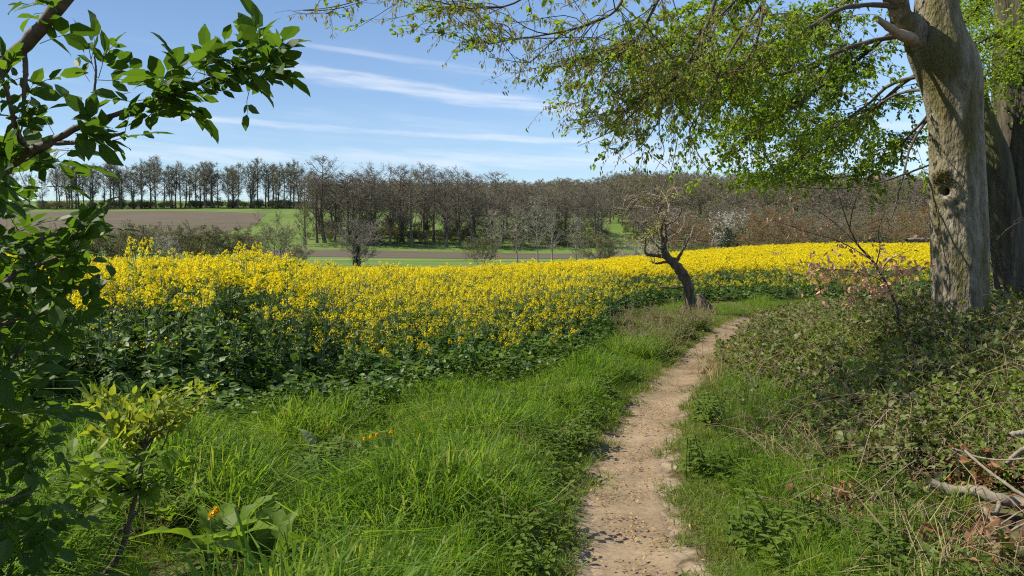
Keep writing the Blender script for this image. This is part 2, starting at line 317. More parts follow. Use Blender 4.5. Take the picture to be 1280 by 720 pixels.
FARY = np.array([62, 72, 100, 150, 175, 215, 232, 280, 330, 370, 420, 470, 560, 800, 2000, 7000.])
FARZ = np.array([0, -0.3, -1.1, -1.6, -1.3, 0.6, 2.6, 11.0, 15.8, 19.6, 26.2, 26.5, 24.0, 10., -10., -60.])
def g(x, y):
    x = np.asarray(x, float); y = np.asarray(y, float); shp = np.broadcast(x, y).shape
    x = np.broadcast_to(x, shp); y = np.broadcast_to(y, shp)
    s = path_side(x, y).reshape(shp)
    bank = 0.30 * sst((s - 0.7) / 3.6) * (1 - sst((y - 13) / 7)) * sst((y + 2) / 4)
    ang = x / np.maximum(y, 1.0)
    side = lerp(-1.3, 0.74, sst((ang + 0.10) / 0.52))
    tilt = side * lerp(sst((y - 15) / 46), sst((y - 7) / 52), sst(-ang * 6 + .5)) * (1 - sst((y - 62) / 30))
    micro = 0.03 * vnoise(x * 1.7, y * 1.7, 1) * sst((np.abs(s) - .3) / .6) * (1 - sst((y - 30) / 20))
    far = np.interp(y, FARY, FARZ)
    roll = 1.2 * vnoise(x * 0.013, y * 0.013, 2) * sst((y - 110) / 80)
    return bank + tilt + micro + far + roll - 0.045 * (1 - sst((np.abs(s) - .08) / .34)) * (1 - sst((y - 26) / 4))

def ground_material():
    m, n, l = new_mat('ground')
    ge = n.new('ShaderNodeNewGeometry'); sep = n.new('ShaderNodeSeparateXYZ'); l.new(ge.outputs['Position'], sep.inputs[0])
    nz = n.new('ShaderNodeTexNoise'); nz.inputs['Scale'].default_value = 5.0; nz.inputs['Detail'].default_value = 9; l.new(ge.outputs['Position'], nz.inputs['Vector'])
    near = ramp_node(n, [(0.3, (0.05, 0.036, 0.022)), (0.5, (0.085, 0.065, 0.036)), (0.62, (0.075, 0.10, 0.025)), (0.8, (0.09, 0.13, 0.03))]); l.new(nz.outputs['Fac'], near.inputs[0])
    n2 = n.new('ShaderNodeTexNoise'); n2.inputs['Scale'].default_value = 0.06; n2.inputs['Detail'].default_value = 8; l.new(ge.outputs['Position'], n2.inputs['Vector'])
    farc = ramp_node(n, [(0.3, (0.07, 0.10, 0.026)), (0.5, (0.095, 0.15, 0.03)), (0.75, (0.14, 0.16, 0.06))]); l.new(n2.outputs['Fac'], farc.inputs[0])
    mr = n.new('ShaderNodeMapRange'); mr.inputs['From Min'].default_value = 62; mr.inputs['From Max'].default_value = 70; l.new(sep.outputs[1], mr.inputs[0])
    mx = n.new('ShaderNodeMix'); mx.data_type = 'RGBA'; l.new(mr.outputs[0], mx.inputs['Factor']); l.new(near.outputs[0], mx.inputs['A']); l.new(farc.outputs[0], mx.inputs['B'])
    at_ = n.new('ShaderNodeAttribute'); at_.attribute_name = 'worn'                     # trodden earth spreading out from the footpath
    wz = n.new('ShaderNodeTexNoise'); wz.inputs['Scale'].default_value = 9; wz.inputs['Detail'].default_value = 8; l.new(ge.outputs['Position'], wz.inputs['Vector'])
    wr = n.new('ShaderNodeMapRange'); wr.inputs['From Min'].default_value = .62; wr.inputs['From Max'].default_value = .82; l.new(M_(n, l, 'ADD', M_(n, l, 'MULTIPLY', at_.outputs['Fac'], .75), M_(n, l, 'MULTIPLY', wz.outputs['Fac'], .5)), wr.inputs[0])
    wc = ramp_node(n, [(0.35, (0.09, 0.066, 0.042)), (0.5, (0.18, 0.138, 0.09)), (0.7, (0.29, 0.23, 0.16))]); l.new(wz.outputs['Fac'], wc.inputs[0])
    mw = n.new('ShaderNodeMix'); mw.data_type = 'RGBA'; l.new(wr.outputs[0], mw.inputs['Factor']); l.new(mx.outputs['Result'], mw.inputs['A']); l.new(wc.outputs[0], mw.inputs['B'])
    p = n.new('ShaderNodeBsdfPrincipled'); p.inputs['Roughness'].default_value = 1.0; p.inputs['Specular IOR Level'].default_value = 0.1; l.new(mw.outputs['Result'], p.inputs['Base Color'])
    bp = n.new('ShaderNodeBump'); bp.inputs['Strength'].default_value = 0.5; bp.inputs['Distance'].default_value = 0.03; l.new(nz.outputs['Fac'], bp.inputs['Height']); l.new(bp.outputs[0], p.inputs['Normal'])
    o = n.new('ShaderNodeOutputMaterial'); l.new(p.outputs[0], o.inputs[0]); return m
def sheet(name, X, Y, Z, mat, kind='structure', label=None, cat=None):
    b = MB(); h, w = X.shape
    i = np.arange(h - 1)[:, None] * w; j = np.arange(w - 1)[None]
    f = np.stack([i + j, i + j + 1, i + w + j + 1, i + w + j], -1).reshape(-1, 4)
    b.add(np.stack([X, Y, Z], -1).reshape(-1, 3), f, 0, True)
    return tag(b.build(name, mat), label, cat, None, kind)
yy = np.concatenate([np.linspace(-60, -6, 10), np.arange(-5, 26, 0.2), np.linspace(26.5, 75, 70), np.linspace(78, 480, 130), np.geomspace(490, 7500, 40)])
uu = np.sinh(np.linspace(-3.6, 3.6, 221)) / np.sinh(3.6)
XX = uu[None, :] * (70 + 1.6 * np.maximum(yy, 0))[:, None] ; YY = np.repeat(yy[:, None], len(uu), 1)
gr = sheet('ground', XX, YY, g(XX, YY), ground_material())
wa = gr.data.attributes.new('worn', 'FLOAT', 'POINT'); wa.data.foreach_set('value', (1 - sst((np.abs(path_side(XX, YY)) - .20) / .30)).astype(np.float32))

# footpath
def path_material():
    m, n, l = new_mat('path_earth')
    ge = n.new('ShaderNodeNewGeometry')
    a = n.new('ShaderNodeTexNoise'); a.inputs['Scale'].default_value = 2.2; a.inputs['Detail'].default_value = 6; l.new(ge.outputs['Position'], a.inputs['Vector'])
    b = n.new('ShaderNodeTexNoise'); b.inputs['Scale'].default_value = 38; b.inputs['Detail'].default_value = 8; b.inputs['Roughness'].default_value = .7; l.new(ge.outputs['Position'], b.inputs['Vector'])
    v = n.new('ShaderNodeTexVoronoi'); v.inputs['Scale'].default_value = 70; l.new(ge.outputs['Position'], v.inputs['Vector'])
    f = M_(n, l, 'ADD', M_(n, l, 'MULTIPLY', a.outputs['Fac'], 0.55), M_(n, l, 'MULTIPLY', b.outputs['Fac'], 0.45))
    r = ramp_node(n, [(0.36, (0.088, 0.066, 0.043)), (0.46, (0.172, 0.126, 0.078)), (0.56, (0.235, 0.177, 0.112)), (0.7, (0.30, 0.235, 0.155))]); l.new(f, r.inputs[0])
    p = n.new('ShaderNodeBsdfPrincipled'); p.inputs['Roughness'].default_value = 1; p.inputs['Specular IOR Level'].default_value = .1; l.new(r.outputs[0], p.inputs['Base Color'])
    h = M_(n, l, 'ADD', b.outputs['Fac'], M_(n, l, 'MULTIPLY', v.outputs['Distance'], -0.25))
    bp = n.new('ShaderNodeBump'); bp.inputs['Strength'].default_value = 0.45; bp.inputs['Distance'].default_value = 0.008; l.new(h, bp.inputs['Height']); l.new(bp.outputs[0], p.inputs['Normal'])
    o = n.new('ShaderNodeOutputMaterial'); l.new(p.outputs[0], o.inputs[0]); return m
PCd = resample(PC, 900); PNd = unit(np.stack([np.gradient(PCd[:, 1]), -np.gradient(PCd[:, 0])], 1))
tt = np.arange(len(PCd)); 
hw = np.interp(PCd[:, 1], [2, 4, 6, 9, 12, 16, 20], [0.212, 0.212, 0.205, 0.232, 0.275, 0.33, 0.40])
hwl = hw * (1 + 0.13 * vnoise(PCd[:, 1] * 3.1, PCd[:, 0] * 2, 3)) + 0.035 * vnoise(PCd[:, 1] * 13, 0 * tt, 4) + .02 * vnoise(PCd[:, 1] * 41, 0 * tt, 44)
hwr = hw * (1 + 0.13 * vnoise(PCd[:, 1] * 2.7, PCd[:, 0] * 2, 5)) + 0.035 * vnoise(PCd[:, 1] * 11, 0 * tt, 6) + .02 * vnoise(PCd[:, 1] * 37, 0 * tt, 46)
kk = np.linspace(-1, 1, 15)[None]
off = np.where(kk < 0, kk * hwl[:, None], kk * hwr[:, None])
PX = PCd[:, 0, None] + PNd[:, 0, None] * off; PY = PCd[:, 1, None] + PNd[:, 1, None] * off
PZ = g(PX, PY) + 0.004 * vnoise(PX * 9, PY * 9, 7) + .003 * vnoise(PX * 23, PY * 21, 8) - .010 * (np.abs(kk) > .99)
sheet('path', PX, PY, PZ + 0.012, path_material())

# far fields on the opposite slope
def field_sheet(name, poly_near, poly_far, mat, lift=0.06, n=90):
    a = resample(np.array(poly_near, float), n); b = resample(np.array(poly_far, float), n); t = np.linspace(0, 1, 24)[:, None, None]
    P = a[None] * (1 - t) + b[None] * t
    return sheet(name, P[..., 0], P[..., 1], g(P[..., 0], P[..., 1]) + lift, mat)
def gx(px, d): return (px - 640) / FPX * d
plough = rough_mat('ploughed_earth', [(0.3, (0.062, 0.05, 0.033)), (0.55, (0.09, 0.074, 0.05)), (0.8, (0.118, 0.098, 0.068))], (0.05, 0.5, 0.5), 8, 1.0, 0.3)
field_sheet('ploughed_field', [(gx(-150, 250), 250), (gx(60, 246), 246), (gx(200, 240), 240), (gx(312, 262), 262), (gx(330, 290), 290)],
            [(gx(-150, 335), 335), (gx(60, 336), 336), (gx(200, 338), 338), (gx(290, 330), 330), (gx(336, 312), 312)], plough)
field_sheet('ploughed_field', [(gx(310, 190), 190), (gx(420, 189), 189), (gx(600, 188), 188), (gx(860, 190), 190)],
            [(gx(315, 212), 212), (gx(420, 214), 214), (gx(600, 215), 215), (gx(860, 214), 214)], plough)
track = rough_mat('track_gravel', [(0.3, (0.30, 0.28, 0.23)), (0.7, (0.44, 0.41, 0.34))], (0.5, 0.5, 0.5), 6, 1.0, 0)
field_sheet('farm_track', [(gx(300, 171), 171), (gx(500, 170), 170), (gx(860, 172), 172)], [(gx(300, 173.2), 173.2), (gx(500, 172.2), 172.2), (gx(860, 174), 174)], track, 0.35)

# ------------------------------------------------------------------ templates
L8 = [(0, 0, 0), (.28, .20, .05), (.28, 0, 0), (.28, -.20, .05), (.68, .17, .03), (.68, 0, -.02), (.68, -.17, .03), (1, 0, -.10)]
F8 = [(0, 2, 1), (0, 3, 2), (1, 2, 5), (1, 5, 4), (2, 3, 6), (2, 6, 5), (4, 5, 7), (5, 6, 7)]
L4 = [(0, 0, 0), (.45, .30, .06), (.45, -.30, .06), (1, 0, -.04)]; F4 = [(0, 2, 1), (1, 2, 3)]
# wavy lobed leaf of the crop, 13 points
LR = [(0, 0, 0), (.18, .10, .02), (.18, 0, 0), (.18, -.10, .02), (.36, .13, .05), (.36, -.13, .0), (.55, .30, .07), (.55, 0, .02), (.55, -.30, .0), (.82, .24, -.06), (.82, 0, -.04), (.82, -.24, .05), (1.03, 0, -.14)]
FR = [(0, 2, 1), (0, 3, 2), (1, 2, 4), (2, 3, 5), (4, 2, 7), (2, 5, 7), (4, 7, 6), (5, 8, 7), (6, 7, 10), (6, 10, 9), (7, 8, 11), (7, 11, 10), (9, 10, 12), (10, 11, 12)]
def flower_template():
    v = [(0, 0, 0)]; f = []
    for k in range(4):
        a = k * math.pi / 2 + .4; c, s_ = math.cos(a), math.sin(a); o = len(v)
        v += [(.2, .55 * c - .4 * s_, .55 * s_ + .4 * c), (.3, c, s_), (.2, .55 * c + .4 * s_, .55 * s_ - .4 * c)]
        f += [(0, o, o + 1), (0, o + 1, o + 2)]
    return v, f
VF, FF = flower_template()
def rand_dirs(n, up=0.0, spread=1.0, r=rng):
    d = r.normal(size=(n, 3)); d[:, 2] = d[:, 2] * spread + up; return unit(d)
def curve_pts(p0, p1, n, bend, r=rng, up=0.0):
    """a wobbly line from p0 to p1"""
    t = np.linspace(0, 1, n)[:, None]; p0 = np.asarray(p0, float); p1 = np.asarray(p1, float); L = np.linalg.norm(p1 - p0)
    w = r.normal(size=3) * bend * L; w2 = r.normal(size=3) * bend * .5 * L
    return p0 + (p1 - p0) * t + np.sin(t * math.pi) * w + np.sin(t * 2 * math.pi) * w2 + np.array([0, 0, up * L]) * np.sin(t * math.pi)

# ------------------------------------------------------------------ far trees
def far_tree(seed, H, crown0, spread, limbs=16, sub=7, twigs=9, bud=1.0, droop=0.0, lean=0.03, r0=0.014, multi=1, twig_w=0.022, bud_size=0.2, low=0.0, ivy=0):
    """trunk mesh builder, crown mesh builder. crown0: height share where the limbs begin"""
    r = np.random.default_rng(seed); tb, cb = MB(), MB()
    for q in range(multi):
        base = np.array([0, 0, -0.5]) + (r.normal(size=3) * [.05 * H, .05 * H, 0] if multi > 1 else 0)
        Hq = H * (1 if q == 0 else r.uniform(.7, 1))
        top = base + np.array([r.normal() * lean * H, r.normal() * lean * H, Hq]) + (unit(base * [1, 1, 0] + 1e-6) * spread * .55 * r.uniform(.3, 1) if multi > 1 else 0)
        pts = curve_pts(base, top, 9, 0.012 + (.03 if multi > 1 else 0), r); rad = H * r0 * (1 - np.linspace(0, 1, 9) * .93)
        rad[0] *= 1.35
        tb.tube(pts, rad, 7, 0)
        nl = max(4, limbs // multi)
        for k in range(nl):
            t = crown0 + (0.97 - crown0) * (k + r.uniform(0, 1)) / nl if r.random() > low else r.uniform(.2, crown0)
            i = t * 8; p = pts[int(i)] + (pts[min(8, int(i) + 1)] - pts[int(i)]) * (i - int(i))
            a = k * 2.4 + r.uniform(-.5, .5)
            env = math.sin(math.pi * min(1, max(.12, (t - crown0) / (1 - crown0) * .78 + .2))) ** .7
            Lb = spread * env * r.uniform(.7, 1.15); risez = Lb * r.uniform(.25, .85) * (1 - droop) + (1 - t) * H * .12
            end = p + np.array([math.cos(a) * Lb, math.sin(a) * Lb, risez]); end[2] = min(end[2], Hq * 1.01 - .3)
            lp = curve_pts(p, end, 5, .07, r, -.05); tb.tube(lp, H * r0 * .36 * (1 - t * .45) * np.linspace(1, .3, 5), 4, 0, cap=False)
            # side branches and twigs as thin ribbons
            ts = r.uniform(.25, 1, sub); sp0 = np.stack([np.interp(ts * 4, range(5), lp[:, c]) for c in range(3)], 1)
            sd = unit(unit(end - p) * .7 + r.normal(size=(sub, 3)) * .6 + [0, 0, .25 - droop]); sl = (0.28 + .25 * r.random(sub)) * Lb + .35
            sp2 = sp0 + sd * sl[:, None]; sp1 = (sp0 + sp2) / 2 + r.normal(size=(sub, 3)) * .05 * Lb
            cb.ribbon(sp0, sp1, sp2, twig_w * 1.6, 0)
            nt = sub * twigs; ii = np.repeat(np.arange(sub), twigs); tv = r.uniform(.2, 1, (nt, 1))
            q0 = sp0[ii] + (sp2[ii] - sp0[ii]) * tv; qd = unit(sd[ii] * .5 + r.normal(size=(nt, 3)) * .7 + [0, 0, .25 - 1.2 * droop]); ql = r.uniform(.35, .95, (nt, 1)) * (.35 + .045 * H)
            q2 = q0 + qd * ql; cb.ribbon(q0, (q0 + q2) / 2 + r.normal(size=(nt, 3)) * .06, q2, twig_w * .8, 0)
            nb = int(nt * bud); jj = r.integers(0, nt, nb)
            bo = q0[jj] + (q2[jj] - q0[jj]) * r.uniform(.3, 1.1, (nb, 1))
            cb.stamps(L4, F4, bo, r.normal(size=(nb, 3)), r.normal(size=(nb, 3)), bud_size * r.uniform(.6, 1.3, nb), 1, 1.3)
    if ivy:
        n = ivy; z = r.uniform(0, .5, n) * H; a = r.uniform(0, 6.28, n); rr = H * r0 * 1.6 * (1 + r.random(n))
        cb.stamps(L4, F4, np.stack([np.cos(a) * rr, np.sin(a) * rr, z], 1), r.normal(size=(n, 3)), r.normal(size=(n, 3)), .35, 2, 1.3)
    return tb, cb
FAR = {}
def far_kind(key, n, bark, mats, **kw):
    FAR[key] = []
    for i in range(n):
        a = dict(kw); s0 = hash_seed(key) + i; rr = np.random.default_rng(s0)
        for k in ('H', 'spread', 'crown0'):
            if k in a: a[k] = a[k] * rr.uniform(.9, 1.1)
        tb, cb = far_tree(s0, **a)
        FAR[key].append((tb.mesh(key + '_trunk', bark), cb.mesh(key + '_crown', mats)))
def hash_seed(s): return sum(ord(c) * (i + 3) for i, c in enumerate(s)) % 9973
T_, B_, O_, D_ = MAT['far_twig'], MAT['far_bud'], MAT['far_olive'], MAT['far_dark']
far_kind('row', 5, MAT['far_bark'], [T_, O_, D_], H=20, crown0=.36, spread=4.2, limbs=26, sub=7, twigs=8, bud=.9, bud_size=.30, low=.15, ivy=110, twig_w=.032, r0=.02)
far_kind('wood', 6, MAT['far_bark'], [T_, B_, D_], H=23, crown0=.33, spread=5.0, limbs=30, sub=7, twigs=8, bud=.75, bud_size=.24, low=.18, ivy=50, twig_w=.026, r0=.017)
far_kind('hill', 4, MAT['far_bark'], [T_, B_, D_], H=18, crown0=.2, spread=5.0, limbs=16, sub=6, twigs=7, bud=1.0, bud_size=.38, twig_w=.04)
far_kind('hillgreen', 2, MAT['far_bark'], [T_, MAT['far_green'], D_], H=16, crown0=.15, spread=4.6, limbs=16, sub=6, twigs=7, bud=1.3, bud_size=.36, twig_w=.03)
far_kind('hillolive', 2, MAT['far_bark'], [T_, O_, D_], H=17, crown0=.15, spread=4.8, limbs=16, sub=6, twigs=7, bud=1.2, bud_size=.38, twig_w=.035)
far_kind('pale', 3, MAT['pale_bark'], [MAT['far_pale'], O_, D_], H=11, crown0=.22, spread=2.3, limbs=26, sub=7, twigs=9, bud=.4, bud_size=.12, twig_w=.024, r0=.014)
far_kind('hedge', 4, MAT['far_bark'], [T_, O_, D_], H=5.6, crown0=.15, spread=2.6, limbs=30, sub=7, twigs=10, bud=1.7, bud_size=.17, multi=4, twig_w=.018, r0=.012)
far_kind('round', 2, MAT['far_bark'], [T_, MAT['far_olive'], D_], H=7, crown0=.14, spread=3.8, limbs=34, sub=8, twigs=10, bud=1.3, bud_size=.15, multi=4, twig_w=.018, r0=.012)
far_kind('willow', 3, MAT['far_bark'], [MAT['far_brown'], MAT['far_brown'], D_], H=7.6, crown0=.12, spread=2.9, limbs=30, sub=6, twigs=10, bud=1.0, bud_size=.13, multi=5, twig_w=.019, r0=.010)
far_kind('ivyshrub', 1, MAT['far_bark'], [T_, B_, D_], H=6.2, crown0=.15, spread=2.9, limbs=36, sub=9, twigs=11, bud=.3, bud_size=.12, multi=4, twig_w=.02, r0=.02, ivy=420)
far_kind('blossom', 1, MAT['far_bark'], [MAT['far_pale'], MAT['far_white'], D_], H=6, crown0=.2, spread=2.4, limbs=20, sub=6, twigs=8, bud=1.4, bud_size=.14, multi=2, twig_w=.012)
far_kind('darkbush', 1, MAT['far_bark'], [T_, MAT['far_dark'], D_], H=6, crown0=.1, spread=2.6, limbs=26, sub=7, twigs=10, bud=2.2, bud_size=.22, multi=3, twig_w=.012)
far_kind('pinkscrub', 1, MAT['pale_bark'], [MAT['far_pale'], MAT['far_white'], D_], H=3.6, crown0=.1, spread=3.0, limbs=26, sub=6, twigs=10, bud=.8, bud_size=.08, multi=5, twig_w=.016)

FARPLACE = {}
def put_far(key, px, d, name, cat, group, hs=1.0, ws=None, label=None):
    FARPLACE.setdefault(group, []).append((px, d, key, name, cat, hs, ws or hs, label))
r = np.random.default_rng(21)
for px in np.linspace(70, 388, 58):
    px = px + r.uniform(-6, 6)
    put_far('row', px, 366 + r.uniform(-6, 8), 'bare_tree', 'tree', 'trees in the hilltop row', r.uniform(.82, 1.12) * (1.04 if 170 < px < 200 else 1), r.uniform(.85, 1.2))
for px in (20, 38, 55): put_far('row', px + r.uniform(-3, 3), 370, 'bare_tree', 'tree', 'trees in the hilltop row', r.uniform(.8, .95))
for px in list(np.linspace(386, 752, 34)):
    px = px + r.uniform(-5, 5)
    put_far('wood', px, 229 + r.uniform(-4, 14), 'woodland_tree', 'tree', 'trees along the front of the valley wood', r.uniform(.80, 1.1) * np.interp(px, [380, 420, 540, 590, 760], [.9, 1.03, 1.03, .86, .80]), r.uniform(.9, 1.35))
for px in list(np.linspace(395, 740, 20)):
    px = px + r.uniform(-7, 7)
    put_far('wood', px, 250 + r.uniform(-4, 8), 'woodland_tree', 'tree', 'trees along the front of the valley wood', r.uniform(.62, .9) * (1.0 if px < 560 else .82), r.uniform(.9, 1.3))
for px, d, hs in ((618, 128, .8), (648, 140, 1.02), (672, 136, 1.05), (690, 142, .9), (722, 132, .8)): put_far('pale', px, d, 'pale_tree', 'tree', 'pale bare trees in the valley', hs)
for px, d, hs in ((45, 116, 1.0), (70, 118, 1.0), (92, 112, .95), (112, 119, 1.0), (131, 115, 1.05), (150, 120, .95), (172, 114, 1.08), (195, 118, 1.05), (222, 112, 1.0), (240, 119, 1.0), (258, 117, 1.05), (278, 113, 1.0), (298, 116, 1.0), (316, 120, .9), (375, 118, .55), (602, 120, .9), (740, 122, .9), (760, 116, .8)):
    put_far('hedge', px, d, 'hedgerow_bush', 'bush', 'olive bushes in the valley hedgerow', hs)
for px, d, hs in ((346, 112, 1.0),): put_far('round', px, d, 'rounded_bush', 'bush', 'rounded bush', hs, None, 'rounded olive bush with airy twigs at the end of the valley hedgerow')
put_far('ivyshrub', 446, 104, 'ivy_clad_shrub', 'shrub', 'ivy shrub', 1.0, None, 'dark bare shrub with ivy on its stem, alone behind the yellow crop')
put_far('blossom', 214, 108, 'blossoming_bush', 'bush', 'small blossom', .75, None, 'small bush with pale blossom among the olive hedgerow bushes')
put_far('blossom', 906, 150, 'blossoming_tree', 'tree', 'big blossom', 1.75, None, 'greyish white blossoming tree below the wooded hill')
put_far('darkbush', 918, 118, 'evergreen_bush', 'bush', 'evergreen', 1.05, None, 'dark green evergreen bush beside the brown willow thicket')
put_far('darkbush', 1082, 100, 'evergreen_bush', 'bush', 'evergreen', .75, None, 'dark green bush low behind the crop near the beech sapling')
for px, d, hs in ((838, 170, 1.35), (868, 160, 1.25), (892, 165, 1.2), (940, 108, 1.0), (962, 104, 1.08), (985, 106, 1.05), (1006, 112, .95), (1060, 130, .9), (1120, 100, 1.05), (1150, 104, 1.1), (1178, 102, 1.0), (1240, 100, 1.0)):
    put_far('willow', px, d, 'willow_bush', 'bush', 'brown willow bushes behind the crop', hs)
put_far('pinkscrub', 806, 96, 'pale_scrub_bush', 'bush', 'pinkscrub', 1.0, None, 'low pale pinkish scrub bush behind the crooked tree')
put_far('hillgreen', 380, 222, 'olive_tree', 'tree', 'lonely', .72, None, 'low olive budding tree at the near corner of the valley wood')
DESCR = {'trees in the hilltop row': 'tall thin bare tree, {} from the left in the hilltop row',
         'trees along the front of the valley wood': 'bare woodland tree, {} from the left along the front of the valley wood',
         'pale bare trees in the valley': 'slender pale grey bare tree, {} from the left of the five in the valley',
         'olive bushes in the valley hedgerow': 'olive budding bush, {} from the left in the valley hedgerow behind the crop',
         'brown willow bushes behind the crop': 'reddish brown twiggy willow bush, {} from the left behind the crop'}
r = np.random.default_rng(5)
for group, lst in FARPLACE.items():
    lst.sort()
    for i, (px, d, key, name, cat, hs, ws, label) in enumerate(lst):
        x = gx(px, d); tm, cm = FAR[key][r.integers(0, len(FAR[key]))]
        o = thing(name, label or DESCR[group].format(ordinal(i + 1)), cat, (x, d, float(g(x, d)) - .1), group if len(lst) > 1 else None)
        o.rotation_euler = (0, 0, r.uniform(0, 6.28)); o.scale = (ws, ws, hs)
        link('trunk', tm, o); link('crown', cm, o)

# the hillside wood that reads as one mass (trunks and crowns of whole trees, hundreds of them)
def whole(key): 
    out = []
    for tm, cm in FAR[key]:
        b = MB()
        for me, k in ((tm, 0), (cm, 1)):
            nv = len(me.vertices); v = np.empty(nv * 3, np.float32); me.vertices.foreach_get('co', v)
            nl = len(me.loops); li = np.empty(nl, np.int32); me.loops.foreach_get('vertex_index', li)
            npg = len(me.polygons); ls = np.empty(npg, np.int32); me.polygons.foreach_get('loop_start', ls); lt = np.diff(np.append(ls, nl))
            mi = np.empty(npg, np.int32); me.polygons.foreach_get('material_index', mi)
            o0 = b.n; b.add(v.reshape(-1, 3), np.zeros((0, 3), int))
            for q in (3, 4):
                s_ = lt == q
                if s_.any():
                    b.f.append(o0 + li[ls[s_][:, None] + np.arange(q)]); b.m.append(mi[s_] + (0 if k == 0 else 1)); b.sm.append(np.zeros(s_.sum(), bool))
        out.append(b.mesh(key + '_whole', [tm.materials[0]] + list(cm.materials)))
    return out
hill_meshes = whole('hill') + whole('hillgreen') + whole('hillolive')
r = np.random.default_rng(9)
pts = []
for _ in range(9000):
    px = r.uniform(330, 1330); d = r.uniform(190, 500)
    x = gx(px, d)
    if px < 760 and d < 300 + 0.05 * (760 - px): continue
    if px < 560 and d < 330: continue
    if px < 392 or (px < 430 and d < 380): continue
    if px > 760 and d < np.interp(px, [760, 800, 900, 1000, 1330], [262, 225, 215, 190, 190]) + 14 * abs(math.sin(px * .03)): continue
    pts.append((x, d))
pts = np.array(pts); keep = []; cells = {}
for i, (x, y) in enumerate(pts):
    c = (int(x // 5.2), int(y // 6.5))
    if c in cells: continue
    cells[c] = 1; keep.append(i)
pts = pts[keep]; n = len(pts); print('hill trees', n)
Z = g(pts[:, 0], pts[:, 1]) + 2.0 * np.exp(-((pts[:, 0] - gx(840, 440)) / 60)**2) * sst((pts[:, 1] - 380) / 60)
vid = r.choice(8, n, p=[.145, .145, .145, .145, .06, .06, .15, .15])
sc = np.stack([r.uniform(.75, 1.1, n)] * 2 + [r.uniform(.66, 1.05, n) * np.where(pts[:, 1] < 262, .62, 1) * np.where(pts[:, 0] / pts[:, 1] < .12, .70, .84) * (1 + .14 * vnoise(pts[:, 0] * .06, pts[:, 1] * .06, 50))], 1)
w = scatter('woodland', np.stack([pts[:, 0], pts[:, 1], Z], 1), np.stack([0 * Z, 0 * Z, r.uniform(0, 6.28, n)], 1), sc, vid, hill_meshes)
tag(w, 'leafless brown spring wood covering the far hillside', 'woodland', None, 'stuff')
# low scrub under the row and at the foot of the wood
scr = whole('hedge'); pts = []
for _ in range(150):
    px = r.uniform(40, 385); d = 366 + r.uniform(-7, 10); pts.append((gx(px, d), d))
for _ in range(120):
    px = r.uniform(385, 760); d = 232 + r.uniform(-3, 30); pts.append((gx(px, d), d))
for _ in range(90):
    px = r.uniform(760, 1300); d = r.uniform(225, 262); pts.append((gx(px, d), d))
pts = np.array(pts); n = len(pts)
w = scatter('scrub_undergrowth', np.stack([pts[:, 0], pts[:, 1], g(pts[:, 0], pts[:, 1])], 1), np.stack([np.zeros(n), np.zeros(n), r.uniform(0, 6.28, n)], 1), r.uniform(.35, .75, n), r.integers(0, len(scr), n), scr)
tag(w, 'low twiggy scrub growing under the far trees', 'scrub', None, 'stuff')

exec_parts = True
